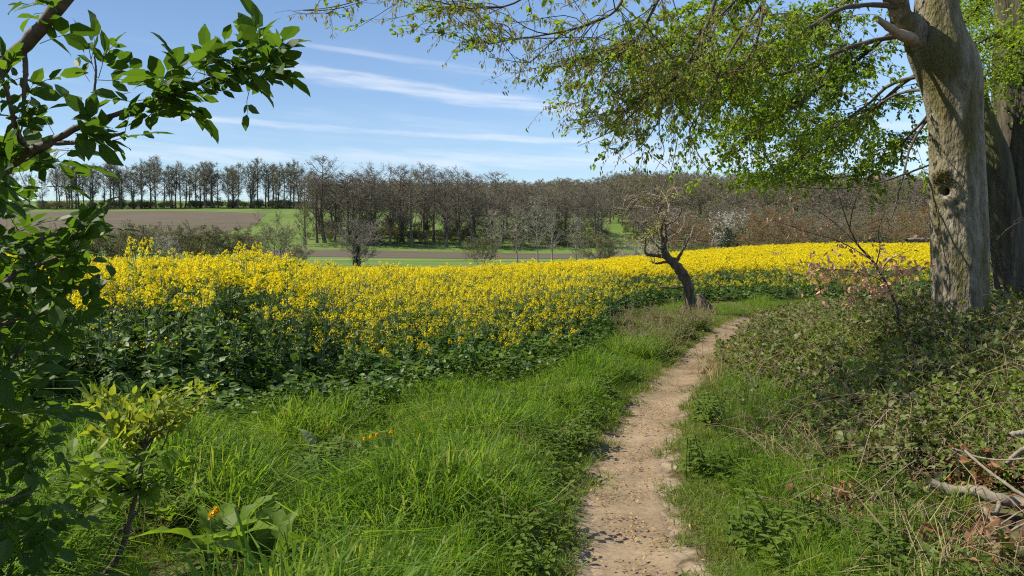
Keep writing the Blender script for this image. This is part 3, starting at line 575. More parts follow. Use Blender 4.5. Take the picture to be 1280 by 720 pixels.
# ------------------------------------------------------------------ rapeseed crop
def rape_plant(seed, H, detail=1.0, nb=8, flowers=22, lv=1.0, low=.80):
    r = np.random.default_rng(seed); st, lf, fl = MB(), MB(), MB()
    main = curve_pts((0, 0, -.03), (r.normal() * .06, r.normal() * .06, H), 7, .02, r)
    sd = 5 if detail > .5 else 3
    st.tube(main, np.linspace(.009, .003, 7), sd, 0, cap=False)
    tips = [main[-1]]; taxes = [unit(main[-1] - main[-2])]; bpts = []
    for k in range(nb):
        t = r.uniform(.48, .9) if low > .7 else r.uniform(.36, .85); p = np.array([np.interp(t * 6, range(7), main[:, c]) for c in range(3)])
        a = k * 2.4 + r.uniform(-.5, .5); z1 = H * r.uniform(low, 1.02); L = (z1 - p[2]) * r.uniform(.28, .6)
        e = p + np.array([math.cos(a) * L, math.sin(a) * L, max(.08, z1 - p[2])])
        bp = curve_pts(p, e, 4, .05, r, -.06); st.tube(bp, np.linspace(.0045, .002, 4), 3, 0, cap=False)
        tips.append(e); taxes.append(unit(e - bp[-2])); bpts.append(bp)
    # leaves on the stem, larger below
    n = int(11 * lv); z = r.uniform(.04, .72, n) * H; a = np.arange(n) * 2.4 + r.normal(size=n) * .4
    o = np.stack([np.interp(z, main[:, 2], main[:, 0]), np.interp(z, main[:, 2], main[:, 1]), z], 1)
    d = np.stack([np.cos(a), np.sin(a), r.uniform(-.35, .75, n)], 1)
    lf.stamps(LR, FR, o, d, np.stack([np.zeros(n), np.zeros(n), np.ones(n)], 1) + r.normal(size=(n, 3)) * .4, lerp(.27, .13, z / (.66 * H)) * r.uniform(.8, 1.2, n), 0, 1.15)
    n = int(9 * lv)
    bp = np.array([bpts[i % nb][r.integers(0, 3)] for i in range(n)]); d = rand_dirs(n, .25, .5, r)
    lf.stamps(L8, F8, bp, d, rand_dirs(n, 1.2, 1, r), r.uniform(.06, .11, n), 0, 1.1)
    # racemes
    for p, ax in zip(tips, taxes):
        m = int(flowers * r.uniform(.7, 1.25)); tt_ = r.uniform(-1, .25, m) ; aa = r.uniform(0, 6.28, m)
        big = r.uniform(.8, 1.2)
        rr = (.036 * (1 - .5 * np.clip(tt_, 0, 1)) * np.where(tt_ > 0, .55, 1) + .004) * big * r.uniform(.45, 1.15, m)
        o = p + ax * (tt_ * .075 * big)[:, None] + np.stack([np.cos(aa) * rr, np.sin(aa) * rr, np.zeros(m)], 1)
        d = np.stack([np.cos(aa), np.sin(aa), r.uniform(.1, 1.0, m)], 1)
        if detail > .5: fl.stamps(VF, FF, o, d, r.normal(size=(m, 3)), r.uniform(.009, .0125, m) * 1.1, 0)
        else: fl.stamps(L4, F4, o - d * .012, d + r.normal(size=(m, 3)) * .4, r.normal(size=(m, 3)), r.uniform(.03, .042, m), 0, 1.6)
        if detail > .5:                                # pods and stalks under the flowers
            q = 7; tq = r.uniform(-2.6, -1, q); aq = r.uniform(0, 6.28, q); oq = p + ax * (tq * .075)[:, None]
            dq = np.stack([np.cos(aq), np.sin(aq), np.full(q, .9)], 1) * r.uniform(.03, .055, (q, 1)); st.ribbon(oq, oq + dq * .5, oq + dq, .0018, 0)
    return st, lf, fl
def crop_front(x):
    return np.interp(x, [-14, -8, -5, -2.9, -1.4, -.2, .6, 1.05, 1.4, 1.7, 2.05, 2.8, 4.2, 6, 9, 13, 20, 32, 50], [4.9, 5.3, 5.8, 6.6, 7.7, 8.6, 9.3, 10.5, 12.3, 13.9, 15.6, 18.4, 20.4, 21.2, 21.8, 23.4, 26, 28.5, 33])
r = np.random.default_rng(11)
NEARV = [rape_plant(100 + i, h, 1.0, 6, 24, 2.0, .86) for i, h in enumerate((1.42, 1.30, 1.34))] + [rape_plant(110 + i, h, 1.0, 7, 17, 1.7, .62) for i, h in enumerate((1.36, 1.16, 1.27))]
EDGEV = [rape_plant(130 + i, h, 1.0, 5, 13, 1.5) for i, h in enumerate((.92, .80, 1.0))]
def near_pick(x, y, n): return np.where(r.random(n) < sst((x / y + .34) / .12), 3, 0) + r.integers(0, 3, n)
near_mesh = [(a.mesh('rape_stem', MAT['rape_stem']), b.mesh('rape_leaves', MAT['rape_leaf']), c.mesh('rape_blossom', MAT['petal'])) for a, b, c in NEARV + EDGEV]
def joined(t, name):
    b = MB()
    for k, p in enumerate(t):
        o0 = b.n
        b.v += p.v; b.n += p.n; b.f += [f + o0 for f in p.f]; b.m += [np.full(len(f), k) for f in p.f]; b.sm += p.sm
    return b.mesh(name, [MAT['rape_stem'], MAT['rape_leaf'], MAT['petal']])
LEAFV = [rape_plant(140 + i, h, 1.0, 5, 2, 2.4) for i, h in enumerate((.95, 1.08, .82))]
near_mesh += [(a.mesh('rape_stem', MAT['rape_stem']), b.mesh('rape_leaves', MAT['rape_leaf']), c.mesh('rape_blossom', MAT['petal'])) for a, b, c in LEAFV]
near_joined = [joined(t, 'rape_near') for t in NEARV]; edge_joined = [joined(t, 'rape_edge') for t in EDGEV]
leaf_joined = [joined(t, 'rape_leafy') for t in LEAFV]
far_joined = [joined(rape_plant(160 + i, h, .3, 9, 13, .7), 'rape_far') for i, h in enumerate((1.38, 1.28, 1.32, 1.2))]
# candidate positions on a jittered grid, spacing growing with distance
P = []
def jitter_rows(y0, y1, step):
    y = y0
    while y < y1:
        w_ = 0.76 * y + 4; xs = np.arange(-w_, w_, step) + r.uniform(-.5, .5, len(np.arange(-w_, w_, step))) * step
        ys = y + r.uniform(-.5, .5, len(xs)) * step; P.append(np.stack([xs, ys, np.full(len(xs), step)], 1)); y += step
jitter_rows(4.6, 13, .235); jitter_rows(13, 24, .27); jitter_rows(24, 40, .36); jitter_rows(40, 66, .46)
P = np.concatenate(P); fr = crop_front(P[:, 0]); dep = (P[:, 1] - fr)
P, dep = P[dep > 0], dep[dep > 0]
ex = np.abs(path_side(P[:, 0], P[:, 1])) > .9; P, dep = P[ex], dep[ex]
gz = g(P[:, 0], P[:, 1])
right = sst((P[:, 0] - 1.0) / 2.5)
edge = dep < lerp(1.25, 1.3, right) + .3 * vnoise(P[:, 0] * 2, P[:, 1] * 2, 9)
hvar = 1 + .07 * vnoise(P[:, 0] * 1.1, P[:, 1] * .9, 12) + r.normal(size=len(P)) * .055
hvar *= lerp(1.0, .94, right) * lerp(.955, .90, sst((P[:, 0] / P[:, 1] + .34) / .16)) * lerp(1, .94, sst((P[:, 1] - 12) / 12))
thin = sst((P[:, 0] + 2.5) / 3) * (1 - right) * (P[:, 1] < 19)            # the corner by the track flowers more sparsely
hvar *= 1 - .13 * thin
hvar *= lerp(1, lerp(.8, 1, sst(dep / 2.4)), sst((P[:, 0] + 3.4) / 1.4))
order = np.argsort(P[:, 1] + np.where(np.abs(P[:, 0] / P[:, 1] + .25) < .42, 0, 6) + np.where(P[:, 0] > 1.6, 5, 0))
single = np.zeros(len(P), bool); single[order[:300]] = True
ROT = np.stack([r.normal(size=len(P)) * .06, r.normal(size=len(P)) * .06, r.uniform(0, 6.28, len(P))], 1)
G_RAPE = 'rapeseed plants along the front of the crop'
tall = {}
for px, d, h, lab in ((313, 8.6, 1.62, 'tallest rapeseed stalk standing clear at the front of the crop, yellow heads'),
                      (175, 8.3, 1.66, 'tall rapeseed stalk rising above the crop beside the elder leaves')):
    x = gx(px, d); o = thing('rapeseed_plant', lab, 'rapeseed plant', (x, d, float(g(x, d))), G_RAPE)
    a = near_mesh[0]; o.scale = (.8, .8, h / 1.42)
    link('stem', a[0], o); link('leaves', a[1], o); link('blossom', a[2], o)
for i in np.nonzero(single)[0]:
    leafy = r.random() < 1 - sst((P[i, 0] / P[i, 1] + .32) / .22)
    k = ((9 if leafy else 6) + r.integers(0, 3)) if edge[i] and r.random() < .7 + .3 * right[i] else int(near_pick(P[i:i + 1, 0], P[i:i + 1, 1], 1)[0])
    a = near_mesh[k]
    o = thing('rapeseed_plant', 'dark leafy rapeseed plant with hardly any flowers at the very front of the crop' if k >= 9 else 'short sparsely flowering rapeseed plant along the edge of the crop' if k >= 6 else 'yellow flowering rapeseed plant in the front ranks of the crop', 'rapeseed plant', (P[i, 0], P[i, 1], gz[i]), G_RAPE)
    o.rotation_euler = ROT[i]; s_ = hvar[i]; o.scale = (s_, s_, s_)
    link('stem', a[0], o); link('leaves', a[1], o); link('blossom', a[2], o)
m = ~single; n = m.sum()
vid = np.where(edge[m] & (r.random(n) < .7 + .3 * right[m]), np.where(r.random(n) < 1 - sst((P[m, 0] / P[m, 1] + .32) / .22), 9, 6) + r.integers(0, 3, n), np.where(P[m, 1] < 20, near_pick(P[m, 0], P[m, 1], n), 12 + r.integers(0, 4, n)))
sc = hvar[m] * np.interp(P[m, 1], [6, 20, 60], [1, 1, 1.0]); sc3 = np.stack([sc * np.interp(P[m, 2], [.23, .46], [1, 1.5]), sc * np.interp(P[m, 2], [.23, .46], [1, 1.5]), sc], 1)
o = scatter('rapeseed_crop', np.stack([P[m, 0], P[m, 1], gz[m]], 1), ROT[m], sc3, vid, near_joined + edge_joined + leaf_joined + far_joined)
tag(o, 'dense yellow flowering rapeseed crop filling the field', 'crop', None, 'stuff')
print('rape', len(P))

# ------------------------------------------------------------------ grass and herbs
def grass_tuft(seed, n, H, rad, w, lean=.5, mat='grass', droop=.35, curl=.0):
    r = np.random.default_rng(seed); b = MB()
    a = r.uniform(0, 6.28, n); q = rad * np.sqrt(r.random(n)); base = np.stack([np.cos(a) * q, np.sin(a) * q, np.full(n, -.015)], 1)
    aa = a + r.normal(size=n) * .9; ln = np.abs(r.normal(size=n)) * lean + .05; h = H * r.uniform(.45, 1.1, n)
    out = np.stack([np.cos(aa), np.sin(aa), 0 * aa], 1); up = np.array([0, 0, 1.0])
    p1 = base + up * (h * .45)[:, None] + out * (h * ln * .25)[:, None]
    p2 = base + up * (h * .82)[:, None] + out * (h * ln * .7)[:, None]
    p3 = base + up * (h * (1 - droop * ln))[:, None] + out * (h * ln * 1.35)[:, None]
    fa = r.uniform(0, 6.28, n); sd = np.stack([np.cos(fa), np.sin(fa), 0 * fa], 1) * (w * r.uniform(.6, 1.3, n))[:, None]
    v = np.stack([base - sd * .7, base + sd * .7, p1 - sd, p1 + sd, p2 - sd * .7, p2 + sd * .7, p3], 1).reshape(-1, 3)
    f = (np.array([[0, 1, 3], [0, 3, 2], [2, 3, 5], [2, 5, 4], [4, 5, 6]])[None] + (np.arange(n) * 7)[:, None, None]).reshape(-1, 3)
    b.add(v, f); return b.mesh('grass_tuft', MAT[mat])
def herb_clump(seed, n, H, rad, size, mat='herb', tmpl='8', wide=1.0):
    r = np.random.default_rng(seed); b = MB(); a = r.uniform(0, 6.28, n); q = rad * np.sqrt(r.random(n)); z = H * r.uniform(.15, 1, n)
    o = np.stack([np.cos(a) * q, np.sin(a) * q, z], 1); d = np.stack([np.cos(a + r.normal(size=n)), np.sin(a + r.normal(size=n)), r.uniform(-.3, .5, n)], 1)
    b.stamps(L8, F8, o, d, rand_dirs(n, 1.6, 1, r), size * r.uniform(.6, 1.25, n), 0, wide)
    k = n // 3; s0 = o[:k] * [.5, .5, 0]; b.ribbon(s0, (s0 + o[:k]) / 2 + .01, o[:k], .0025, 0)
    return b.mesh('herb_clump', MAT[mat])
def herb_nettle(seed):
    r = np.random.default_rng(seed); b = MB()
    for k in range(5):
        x, y = r.normal(size=2) * .05; H = r.uniform(.1, .22); top = np.array([x + r.normal() * .03, y + r.normal() * .03, H])
        b.tube([(x, y, -.01), (x, y, H * .5), tuple(top)], .003, 3, 0, cap=False)
        for j in range(5):
            z = H * (.3 + .7 * j / 4); n = 2; a = np.array([j * 1.57, j * 1.57 + 3.14]); c = np.array([x, y, 0]) + (top - [x, y, 0]) * z / H
            b.stamps(L8, F8, np.repeat(c[None], n, 0), np.stack([np.cos(a), np.sin(a), np.full(n, .15)], 1), np.array([[0, 0, 1.]] * n), .065 * (1.15 - .5 * z / H), 0, 1.25)
    return b.mesh('nettle', MAT['herb'])
r = np.random.default_rng(31)
tufts = [grass_tuft(200 + i, 24, .36, .08, .0046, .55) for i in range(4)]
short = [grass_tuft(220 + i, 26, .075, .07, .0024, .8, 'short_grass') for i in range(3)]
mid = [grass_tuft(230 + i, 24, .16, .075, .003, .6) for i in range(3)]
dry = [grass_tuft(240 + i, 16, .30, .09, .0022, .9, 'dry_grass', .5) for i in range(3)]
herbs = [herb_clump(250 + i, 26, .11, .11, .05) for i in range(3)] + [herb_nettle(260 + i) for i in range(3)]
def inside_view(x, y, m=1.2): return (np.abs(x) < .74 * y + m)
def bramble_start(y): return np.interp(y, [2, 4, 5, 6.5, 8, 9.5, 12, 17, 20], [1.3, 1.25, 1.2, 1.05, .72, .45, .36, .4, .5])
def place(n, x0, x1, y0, y1):
    x = r.uniform(x0, x1, n); y = r.uniform(y0, y1, n); k = inside_view(x, y); return x[k], y[k]
def lay(name, x, y, meshes, scl, label, cat, dz=0.0, tilt=.12, rr=None):
    rr = rr or r; n = len(x); z = g(x, y) + dz
    o = scatter(name, np.stack([x, y, z], 1), np.stack([rr.normal(size=n) * tilt, rr.normal(size=n) * tilt, rr.uniform(0, 6.28, n)], 1), scl, rr.integers(0, len(meshes), n), meshes)
    return tag(o, label, cat, None, 'stuff')
# long grass: left verge, right strip
xs, ys = [], []
for (n_, a, b_, c, d) in ((9500, -4.5, 3.2, 2.2, 6.0), (9500, -6.5, 4.0, 6.0, 10.5), (5200, -1, 6.5, 10.5, 16), (3200, 1, 16, 16, 23.5)):
    x, y = place(n_, a, b_, c, d); xs.append(x); ys.append(y)
x = np.concatenate(xs); y = np.concatenate(ys); s = path_side(x, y); wob = .12 * vnoise(x * 3, y * 3, 14)
left = (s < -.36 + wob) & (y < crop_front(x) + .35); rgt = (s > .5 + wob) & (s < bramble_start(y) + .35 + wob * 3)
cover = np.clip(sst((np.abs(s) - .34 - wob) / .55), 0, 1)
k = (left | rgt) & (r.random(len(x)) < .35 + .65 * cover) & (vnoise(x * 2.2, y * 2.2, 15) > -.62); x, y, s, cover = x[k], y[k], s[k], cover[k]
patch = .5 + .5 * vnoise(x * 1.4, y * 1.4, 16)
scl = lerp(.28, 1.0, cover) * lerp(.32, 1.3, patch ** 1.3) * r.uniform(.75, 1.2, len(x)) * np.where(s > 0, .85, 1)
scl *= lerp(1, 1.3, sst((-s - .6) / 1.2) * (y < 8)); scl *= np.where(y > 11, .8, 1) * lerp(.45, 1, sst((crop_front(x) - y) / 1.2))
SHOW = [(gx(p_, d_), d_) for p_, d_ in ((268, 3.75), (325, 3.6), (478, 5.4), (205, 4.1), (385, 5.5), (482, 5.6), (325, 3.7), (457, 5.4), (465, 5.45), (472, 5.5), (489, 5.5), (380, 4.7), (140, 3.35))]
near_show = np.min([((x - a) / .30)**2 + ((y - b_ + .22) / .48)**2 for a, b_ in SHOW], 0); scl = scl * lerp(.38, 1, sst((near_show - .5) / .8))
lay('grass', x, y, tufts, scl, 'long green grass on the verge beside the footpath', 'grass')
# short grass close to the path
x, y = place(70000, -1.6, 7.5, 2.0, 20); s = path_side(x, y); e = np.interp(y, [4, 6, 9, 12, 16], [.20, .20, .22, .26, .30]) + .05 * vnoise(x * 5, y * 5, 17) - .07 * (r.random(len(x)) < .3)
k = (np.abs(s) > e) & (np.abs(s) < .85) & (y < crop_front(x)) & ((s < 0) | (s < bramble_start(y) + .2)) & (r.random(len(x)) < .25 + .75 * sst((np.abs(s) - .2) / .3)) & (vnoise(x * 7, y * 7, 18) > -.5 + .5 * (np.abs(s) < .34)); x, y = x[k], y[k]
lay('short_grass', x, y, short, r.uniform(.6, 1.25, len(x)), 'short trodden grass along both edges of the footpath', 'grass')
# leafy herbs in patches of the verge
x, y = place(9000, -5, 4, 2.4, 17); s = path_side(x, y)
k = (np.abs(s) > .45) & (y < crop_front(x) + .2) & ((s < 0) | (s < bramble_start(y) + .5)) & (vnoise(x * 1.9 + 3, y * 1.9, 19) > .22 + .2 * (s > 0)) & (r.random(len(x)) < np.where(s > 0, .55, 1)); x, y = x[k], y[k]
lay('leafy_weeds', x, y, herbs, r.uniform(.7, 1.5, len(x)), 'low leafy weeds growing through the verge grass', 'weeds')
tallweeds = [herb_clump(270 + i, 60, .34, .16, .075, 'rape_leaf', '8', 1.2) for i in range(3)] + [herb_clump(280 + i, 60, .30, .15, .06) for i in range(2)]
x, y = place(5800, -7, 2.5, 3.6, 13); dpt = crop_front(x) - y
k = (dpt < np.interp(x, [-5, -2.5, -.5, 1.5], [2.4, 1.5, .7, .45])) & (dpt > -.5) & (r.random(len(x)) < .75 - .25 * dpt) & (vnoise(x * 1.6 + 7, y * 1.6, 29) > -.45); x, y, dpt = x[k], y[k], dpt[k]
lay('tall_weeds', x, y, tallweeds, r.uniform(.6, 1.25, len(x)) * np.interp(dpt, [0, 2.2], [1.15, .6]), 'tall dark leafy weeds between the crop and the verge grass', 'weeds')
# dry grass: bramble margin, patch by the crooked tree
x, y = place(5200, -3, 6, 2.4, 17); s = path_side(x, y)
k = ((s > bramble_start(y) - .25) & (s < bramble_start(y) + 1.3) & (y < 10) & (vnoise(x * 2, y * 2, 20) > -.2)) | ((s < -.5) & (s > -1.9) & (y > 10.5) & (y < 15.5) & (vnoise(x * 2, y * 2, 21) > .0) & (y < crop_front(x))) | ((s < -.6) & (vnoise(x * 2, y * 2, 22) > .35) & (r.random(len(x)) < .5) & (y < crop_front(x)))
k &= ~((x > 2.1) & (y < 4.8)); x, y = x[k], y[k]
lay('dry_grass', x, y, dry, r.uniform(.6, 1.3, len(x)), 'straw coloured dry grass along the bramble margin', 'grass')

# litter on the path: bud scales, catkins, leaf bits
def flake(seed, n, size, mat='litter'):
    rr = np.random.default_rng(seed); b = MB(); o = np.stack([rr.normal(size=n) * .03, rr.normal(size=n) * .03, rr.uniform(.004, .012, n)], 1)
    d = rand_dirs(n, 0, .18, rr); b.stamps([(0, 0, 0), (.3, .16, .1), (.3, -.16, .1), (.7, .14, .16), (.7, -.14, .16), (1, 0, .05)], [(0, 2, 1), (1, 2, 4), (1, 4, 3), (3, 4, 5)], o, d, rand_dirs(n, 2, 1, rr), size * rr.uniform(.6, 1.3, n))
    return b.mesh('flake', MAT[mat])
flakes = [flake(300 + i, 2, .016 + .006 * i) for i in range(4)]
i = r.integers(60, 860, 3000); u = np.where(r.random(3000) < .6, r.normal(size=3000) * .4, r.uniform(-1.25, 1.25, 3000))
x = PCd[i, 0] + PNd[i, 0] * u * .25 + r.normal(size=3000) * .02; y = PCd[i, 1] + PNd[i, 1] * u * .25 + r.normal(size=3000) * .02
k = (vnoise(x * 4, y * 4, 23) > -.35) & (y > 2); x, y = x[k], y[k]
lay('leaf_litter', x, y, flakes, r.uniform(.6, 1.25, len(x)), 'dry brown bud scales and leaf bits strewn on the footpath', 'leaf litter', .024, .1)

# ------------------------------------------------------------------ brambles on the bank
def bramble_sprig(seed, mat=0, n=11, size=.042, L=.27):
    rr = np.random.default_rng(seed); b = MB(); a = rr.uniform(0, 6.28)
    p = curve_pts((0, 0, -.1), (math.cos(a) * L * .6, math.sin(a) * L * .6, L * .75), 5, .12, rr, .1)
    b.tube(p, np.linspace(.003, .0015, 5), 3, 1, cap=False)
    t = rr.uniform(.2, 1, n); c = np.stack([np.interp(t * 4, range(5), p[:, q]) for q in range(3)], 1)
    st = rand_dirs(n, .35, .6, rr); e = c + st * rr.uniform(.03, .09, (n, 1)); b.ribbon(c, (c + e) / 2, e, .0012, 1)
    nm = rand_dirs(n, 1.3, 1, rr); sz = size * rr.uniform(.65, 1.25, n)
    for q in (-1.15, 0, 1.15):
        ax = st * math.cos(q) + np.cross(nm, st) * math.sin(q)
        b.stamps(L8, F8, e, ax, nm, sz * (1.12 if q == 0 else .92), 0, 1.45)
    return b.mesh('bramble_sprig', [MAT['bramble' if mat == 0 else 'bramble_young'], MAT['cane']])
sprigs = [bramble_sprig(400 + i) for i in range(6)]; young = [bramble_sprig(420 + i, 1, 11, .03, .3) for i in range(3)]
def bank_height(x, y):
    s = path_side(x, y); b0 = bramble_start(y)
    return (.02 + np.interp(y, [4, 6, 8.5], [.10, .18, .27]) * sst((s - b0) / 2.2)) * np.maximum(.15, 1 + .65 * vnoise(x * 1.9, y * 1.9, 24) + .45 * vnoise(x * 4.6, y * 4.6, 54))
xs, ys = [], []
for (n_, a, b_, c, d) in ((10500, 1.2, 6.5, 2.2, 6.2), (15000, 1.6, 10, 6.2, 11), (9500, 2.5, 16, 11, 20)):
    x, y = place(n_, a, b_, c, d); xs.append(x); ys.append(y)
x = np.concatenate(xs); y = np.concatenate(ys); s = path_side(x, y); b0 = bramble_start(y)
k = (s > b0 + .25 * vnoise(x * 2.5, y * 2.5, 25)) & (y < 19.5) & (r.random(len(x)) < .25 + .75 * sst((s - b0 + .1) / .8)) & (vnoise(x * 2.6, y * 2.6, 26) > np.interp(y, [4, 8], [-.2, -.55])); x, y = x[k], y[k]
FB = np.array([at(*q) for q in ((1162, 604, 4.35), (1190, 614, 4.3), (1212, 613, 4.25), (1230, 618, 4.2), (1250, 624, 4.15), (1285, 632, 4.1), (1206, 563, 4.3), (1232, 586, 4.15), (1262, 608, 4.0), (1230, 634, 4.0), (1240, 650, 3.95), (1258, 672, 3.85), (1250, 682, 3.9), (1270, 560, 4.3), (1280, 540, 4.4))])
k = ((x[:, None] - FB[None, :, 0])**2 + ((y[:, None] - FB[None, :, 1] + .12) * .75)**2).min(1) > .2**2; x, y = x[k], y[k]
h = bank_height(x, y); n = len(x); q = r.random(n) ** .55; z = g(x, y) + h * q
isy = (vnoise(x * 1.7, y * 1.7, 27) > .42) & (q > .55)
vid = np.where(isy | (r.random(n) < .05), 6 + r.integers(0, 3, n), r.integers(0, 6, n))
o = scatter('bramble_thicket', np.stack([x, y, z], 1), np.stack([r.normal(size=n) * .5, r.normal(size=n) * .5, r.uniform(0, 6.28, n)], 1), (.55 + 1.05 * r.random(n)**2.2) * np.interp(y, [4, 6.5], [.7, 1.0]), vid, sprigs + young)
tag(o, 'low bramble thicket covering the bank below the beech tree', 'brambles', None, 'stuff')
# dry twigs threading through the brambles
def twig_tangle(seed):
    rr = np.random.default_rng(seed); b = MB()
    for _ in range(4):
        d = rand_dirs(1, .25, .4, rr)[0]; p = rr.normal(size=3) * [.1, .1, .03]; L = rr.uniform(.25, .6)
        b.tube(curve_pts(p, p + d * L, 5, .12, rr, .12), np.linspace(.0028, .001, 5), 3, 0, cap=False)
    return b.mesh('twig_tangle', MAT['cane'])
tw = [twig_tangle(440 + i) for i in range(5)]
x, y = place(3800, 1.2, 10, 2.2, 14); s = path_side(x, y); k = (s > bramble_start(y) - .1) & (((x[:, None] - FB[None, :, 0])**2 + (y[:, None] - FB[None, :, 1] + .1)**2).min(1) > .2**2); x, y = x[k], y[k]
lay('dry_twigs', x, y, tw, r.uniform(.6, 1.2, len(x)), 'thin dry twigs threading through the brambles', 'twigs', bank_height(x, y) * r.uniform(.2, 1, len(x)), .2)
def dead_leaf_bunch(seed, n=9, size=.075):
    rr = np.random.default_rng(seed); b = MB(); o = rr.normal(size=(n, 3)) * [.07, .07, .02]; d = rand_dirs(n, .1, .7, rr)
    T = [(0, 0, 0), (.3, .22, .14), (.3, 0, 0), (.3, -.22, .12), (.7, .2, .2), (.7, 0, .06), (.7, -.2, .16), (1, 0, .18)]
    b.stamps(T, F8, o, d, rand_dirs(n, .6, 1, rr), size * rr.uniform(.6, 1.25, n)); return b.mesh('dead_leaves', MAT['dead_leaf'])
dl = [dead_leaf_bunch(460 + i) for i in range(4)]
x, y = place(2200, 1.2, 8, 2.4, 12); s = path_side(x, y); k = (s > bramble_start(y) - .2) & (vnoise(x * 2.6, y * 2.6, 26) < .15); x, y = x[k], y[k]; hh = bank_height(x, y) * r.uniform(0, .4, len(x)) + .01
nf = ((x[:, None] - FB[None, :, 0])**2 + (y[:, None] - FB[None, :, 1] + .08)**2).min(1) > .17**2; x, y, hh = x[nf], y[nf], hh[nf]
for cx, cy, nn_, sp_ in ((1.92, 4.35, 14, .09), (2.95, 4.55, 34, .22), (2.5, 3.75, 8, .2), (2.1, 3.35, 8, .2)):
    x = np.append(x, cx + r.normal(size=nn_) * sp_); y = np.append(y, cy + r.normal(size=nn_) * sp_ * .7); hh = np.append(hh, r.uniform(.02, .16, nn_))
near_b = ((x[:, None] - FB[None, :, 0])**2 + (y[:, None] - FB[None, :, 1] + .05)**2).min(1) < .15**2; hh = np.where(near_b, .01, hh)
lay('dead_leaves', x, y, dl, r.uniform(.6, 1.1, len(x)), 'curled brown dead leaves caught in the brambles', 'dead leaves', hh, .5)

# ------------------------------------------------------------------ canes, fallen branches
def pix_line(spec, n=None):
    P_ = np.array([at(*q) for q in spec]); return resample(P_, n or max(6, len(spec) * 4))
def cane(spec, r0, label, r1=.0015):
    o = thing('bramble_cane', label, 'bramble cane', tuple(at(*spec[0])), 'dry bramble canes arching over the bank')
    p = pix_line(spec, 16) - at(*spec[0]); b = MB(); b.tube(p, np.linspace(r0, r1, 16), 5); b.build('stem', MAT['cane'], o)
    b = MB(); k = np.arange(2, 15); d = rand_dirs(len(k), 0, 1); b.stamps(L4, F4, p[k], d, rand_dirs(len(k)), .012, 0, .5); b.build('thorns', MAT['cane'], o)
cane([(1185, 545, 5.1), (1205, 520, 5.1), (1240, 505, 5.0), (1290, 503, 4.9)], .006, 'reddish brown bramble cane arching out at the picture edge above the fallen branch')
cane([(965, 560, 5.6), (1000, 510, 5.7), (1060, 493, 5.6), (1110, 495, 5.4)], .003, 'long pale cane bowing over the rushes from the path side')
cane([(985, 590, 5.0), (1010, 555, 5.1), (1070, 520, 5.2), (1130, 497, 5.3)], .0028, 'straight pale dry cane slanting up across the middle of the bank')
cane([(1110, 690, 4.0), (1128, 620, 4.2), (1150, 590, 4.4), (1152, 580, 4.4)], .003, 'thin grey cane standing up left of the fallen branch')
cane([(960, 520, 6.8), (985, 478, 6.9), (1015, 465, 6.9), (1050, 470, 6.7)], .0028, 'short straw coloured cane arching above the rush tuft')
cane([(1060, 560, 4.9), (1078, 545, 4.9), (1100, 556, 4.8), (1112, 600, 4.6)], .0026, 'small bowed cane over the clump of dead leaves')
def fallen(spec, r0, r1, label, sides=9, twigs=()):
    base = at(*spec[0]); o = thing('fallen_branch', label, 'branch', tuple(base), 'fallen branches on the bank')
    n_ = 24; p = pix_line(spec, n_) - base; rr = np.random.default_rng(int(spec[0][0])); p[1:-1] += rr.normal(size=(n_ - 2, 3)) * r0 * .16
    b = MB(); b.tube(p, np.linspace(r0, r1, n_) * (1 + .09 * rr.normal(size=n_)), sides); b.build('wood', MAT['dead_wood'], o)
    for sp_, a, c in twigs:
        b = MB(); b.tube(pix_line(sp_, 12) - base, np.linspace(a, c, 12), 6); b.build('side_branch', MAT['dead_wood'], o)
fallen([(1162, 604, 4.35), (1190, 614, 4.3), (1212, 613, 4.25), (1250, 624, 4.15), (1285, 632, 4.1), (1400, 660, 3.8)], .030, .034, 'thick grey fallen branch lying across the brambles at the edge of the picture', 10,
       [([(1250, 624, 4.15), (1246, 640, 4.05), (1238, 642, 4.0)], .013, .011)])
fallen([(1206, 563, 4.3), (1232, 586, 4.15), (1262, 608, 4.0), (1290, 626, 3.9), (1340, 650, 3.7)], .007, .011, 'thin straight pale branch crossing above the thick fallen branch', 7)
fallen([(1230, 634, 4.0), (1240, 650, 3.95), (1258, 672, 3.85), (1290, 690, 3.7), (1340, 700, 3.5)], .013, .015, 'forked grey branch hanging below the thick fallen branch', 8,
       [([(1240, 652, 3.95), (1250, 682, 3.9), (1238, 700, 3.85), (1222, 712, 3.8)], .008, .004), ([(1250, 683, 3.9), (1265, 705, 3.85), (1285, 722, 3.8)], .005, .002), ([(1252, 655, 3.9), (1275, 640, 3.85), (1300, 630, 3.8)], .006, .003)])
fallen([(1258, 580, 4.3), (1272, 566, 4.3), (1300, 550, 4.3)], .012, .013, 'short pale stick end poking up by the dead leaves', 7)
fallen([(1262, 545, 4.4), (1280, 540, 4.4), (1310, 536, 4.4)], .017, .017, 'sawn pale branch end at the picture edge above the dead leaves', 8)
fallen([(1216, 690, 3.9), (1245, 676, 3.85), (1270, 660, 3.8), (1310, 640, 3.7)], .006, .008, 'thin twig crossing under the forked branch at the lower corner', 6)
fallen([(1190, 560, 4.5), (1225, 572, 4.4), (1260, 575, 4.3), (1300, 570, 4.2)], .005, .007, 'thin twig lying in the dead leaves above the thick fallen branch', 6)
fallen([(1085, 640, 4.2), (1103, 610, 4.3), (1130, 585, 4.4), (1146, 575, 4.45)], .004, .003, 'slim bent stick leaning in the dry grass left of the fallen branches', 5)
fallen([(1133, 300, 17.5), (1162, 300, 17.6), (1200, 302, 17.8)], .045, .05, 'dark log lying behind the beech trunk at the edge of the crop', 8)

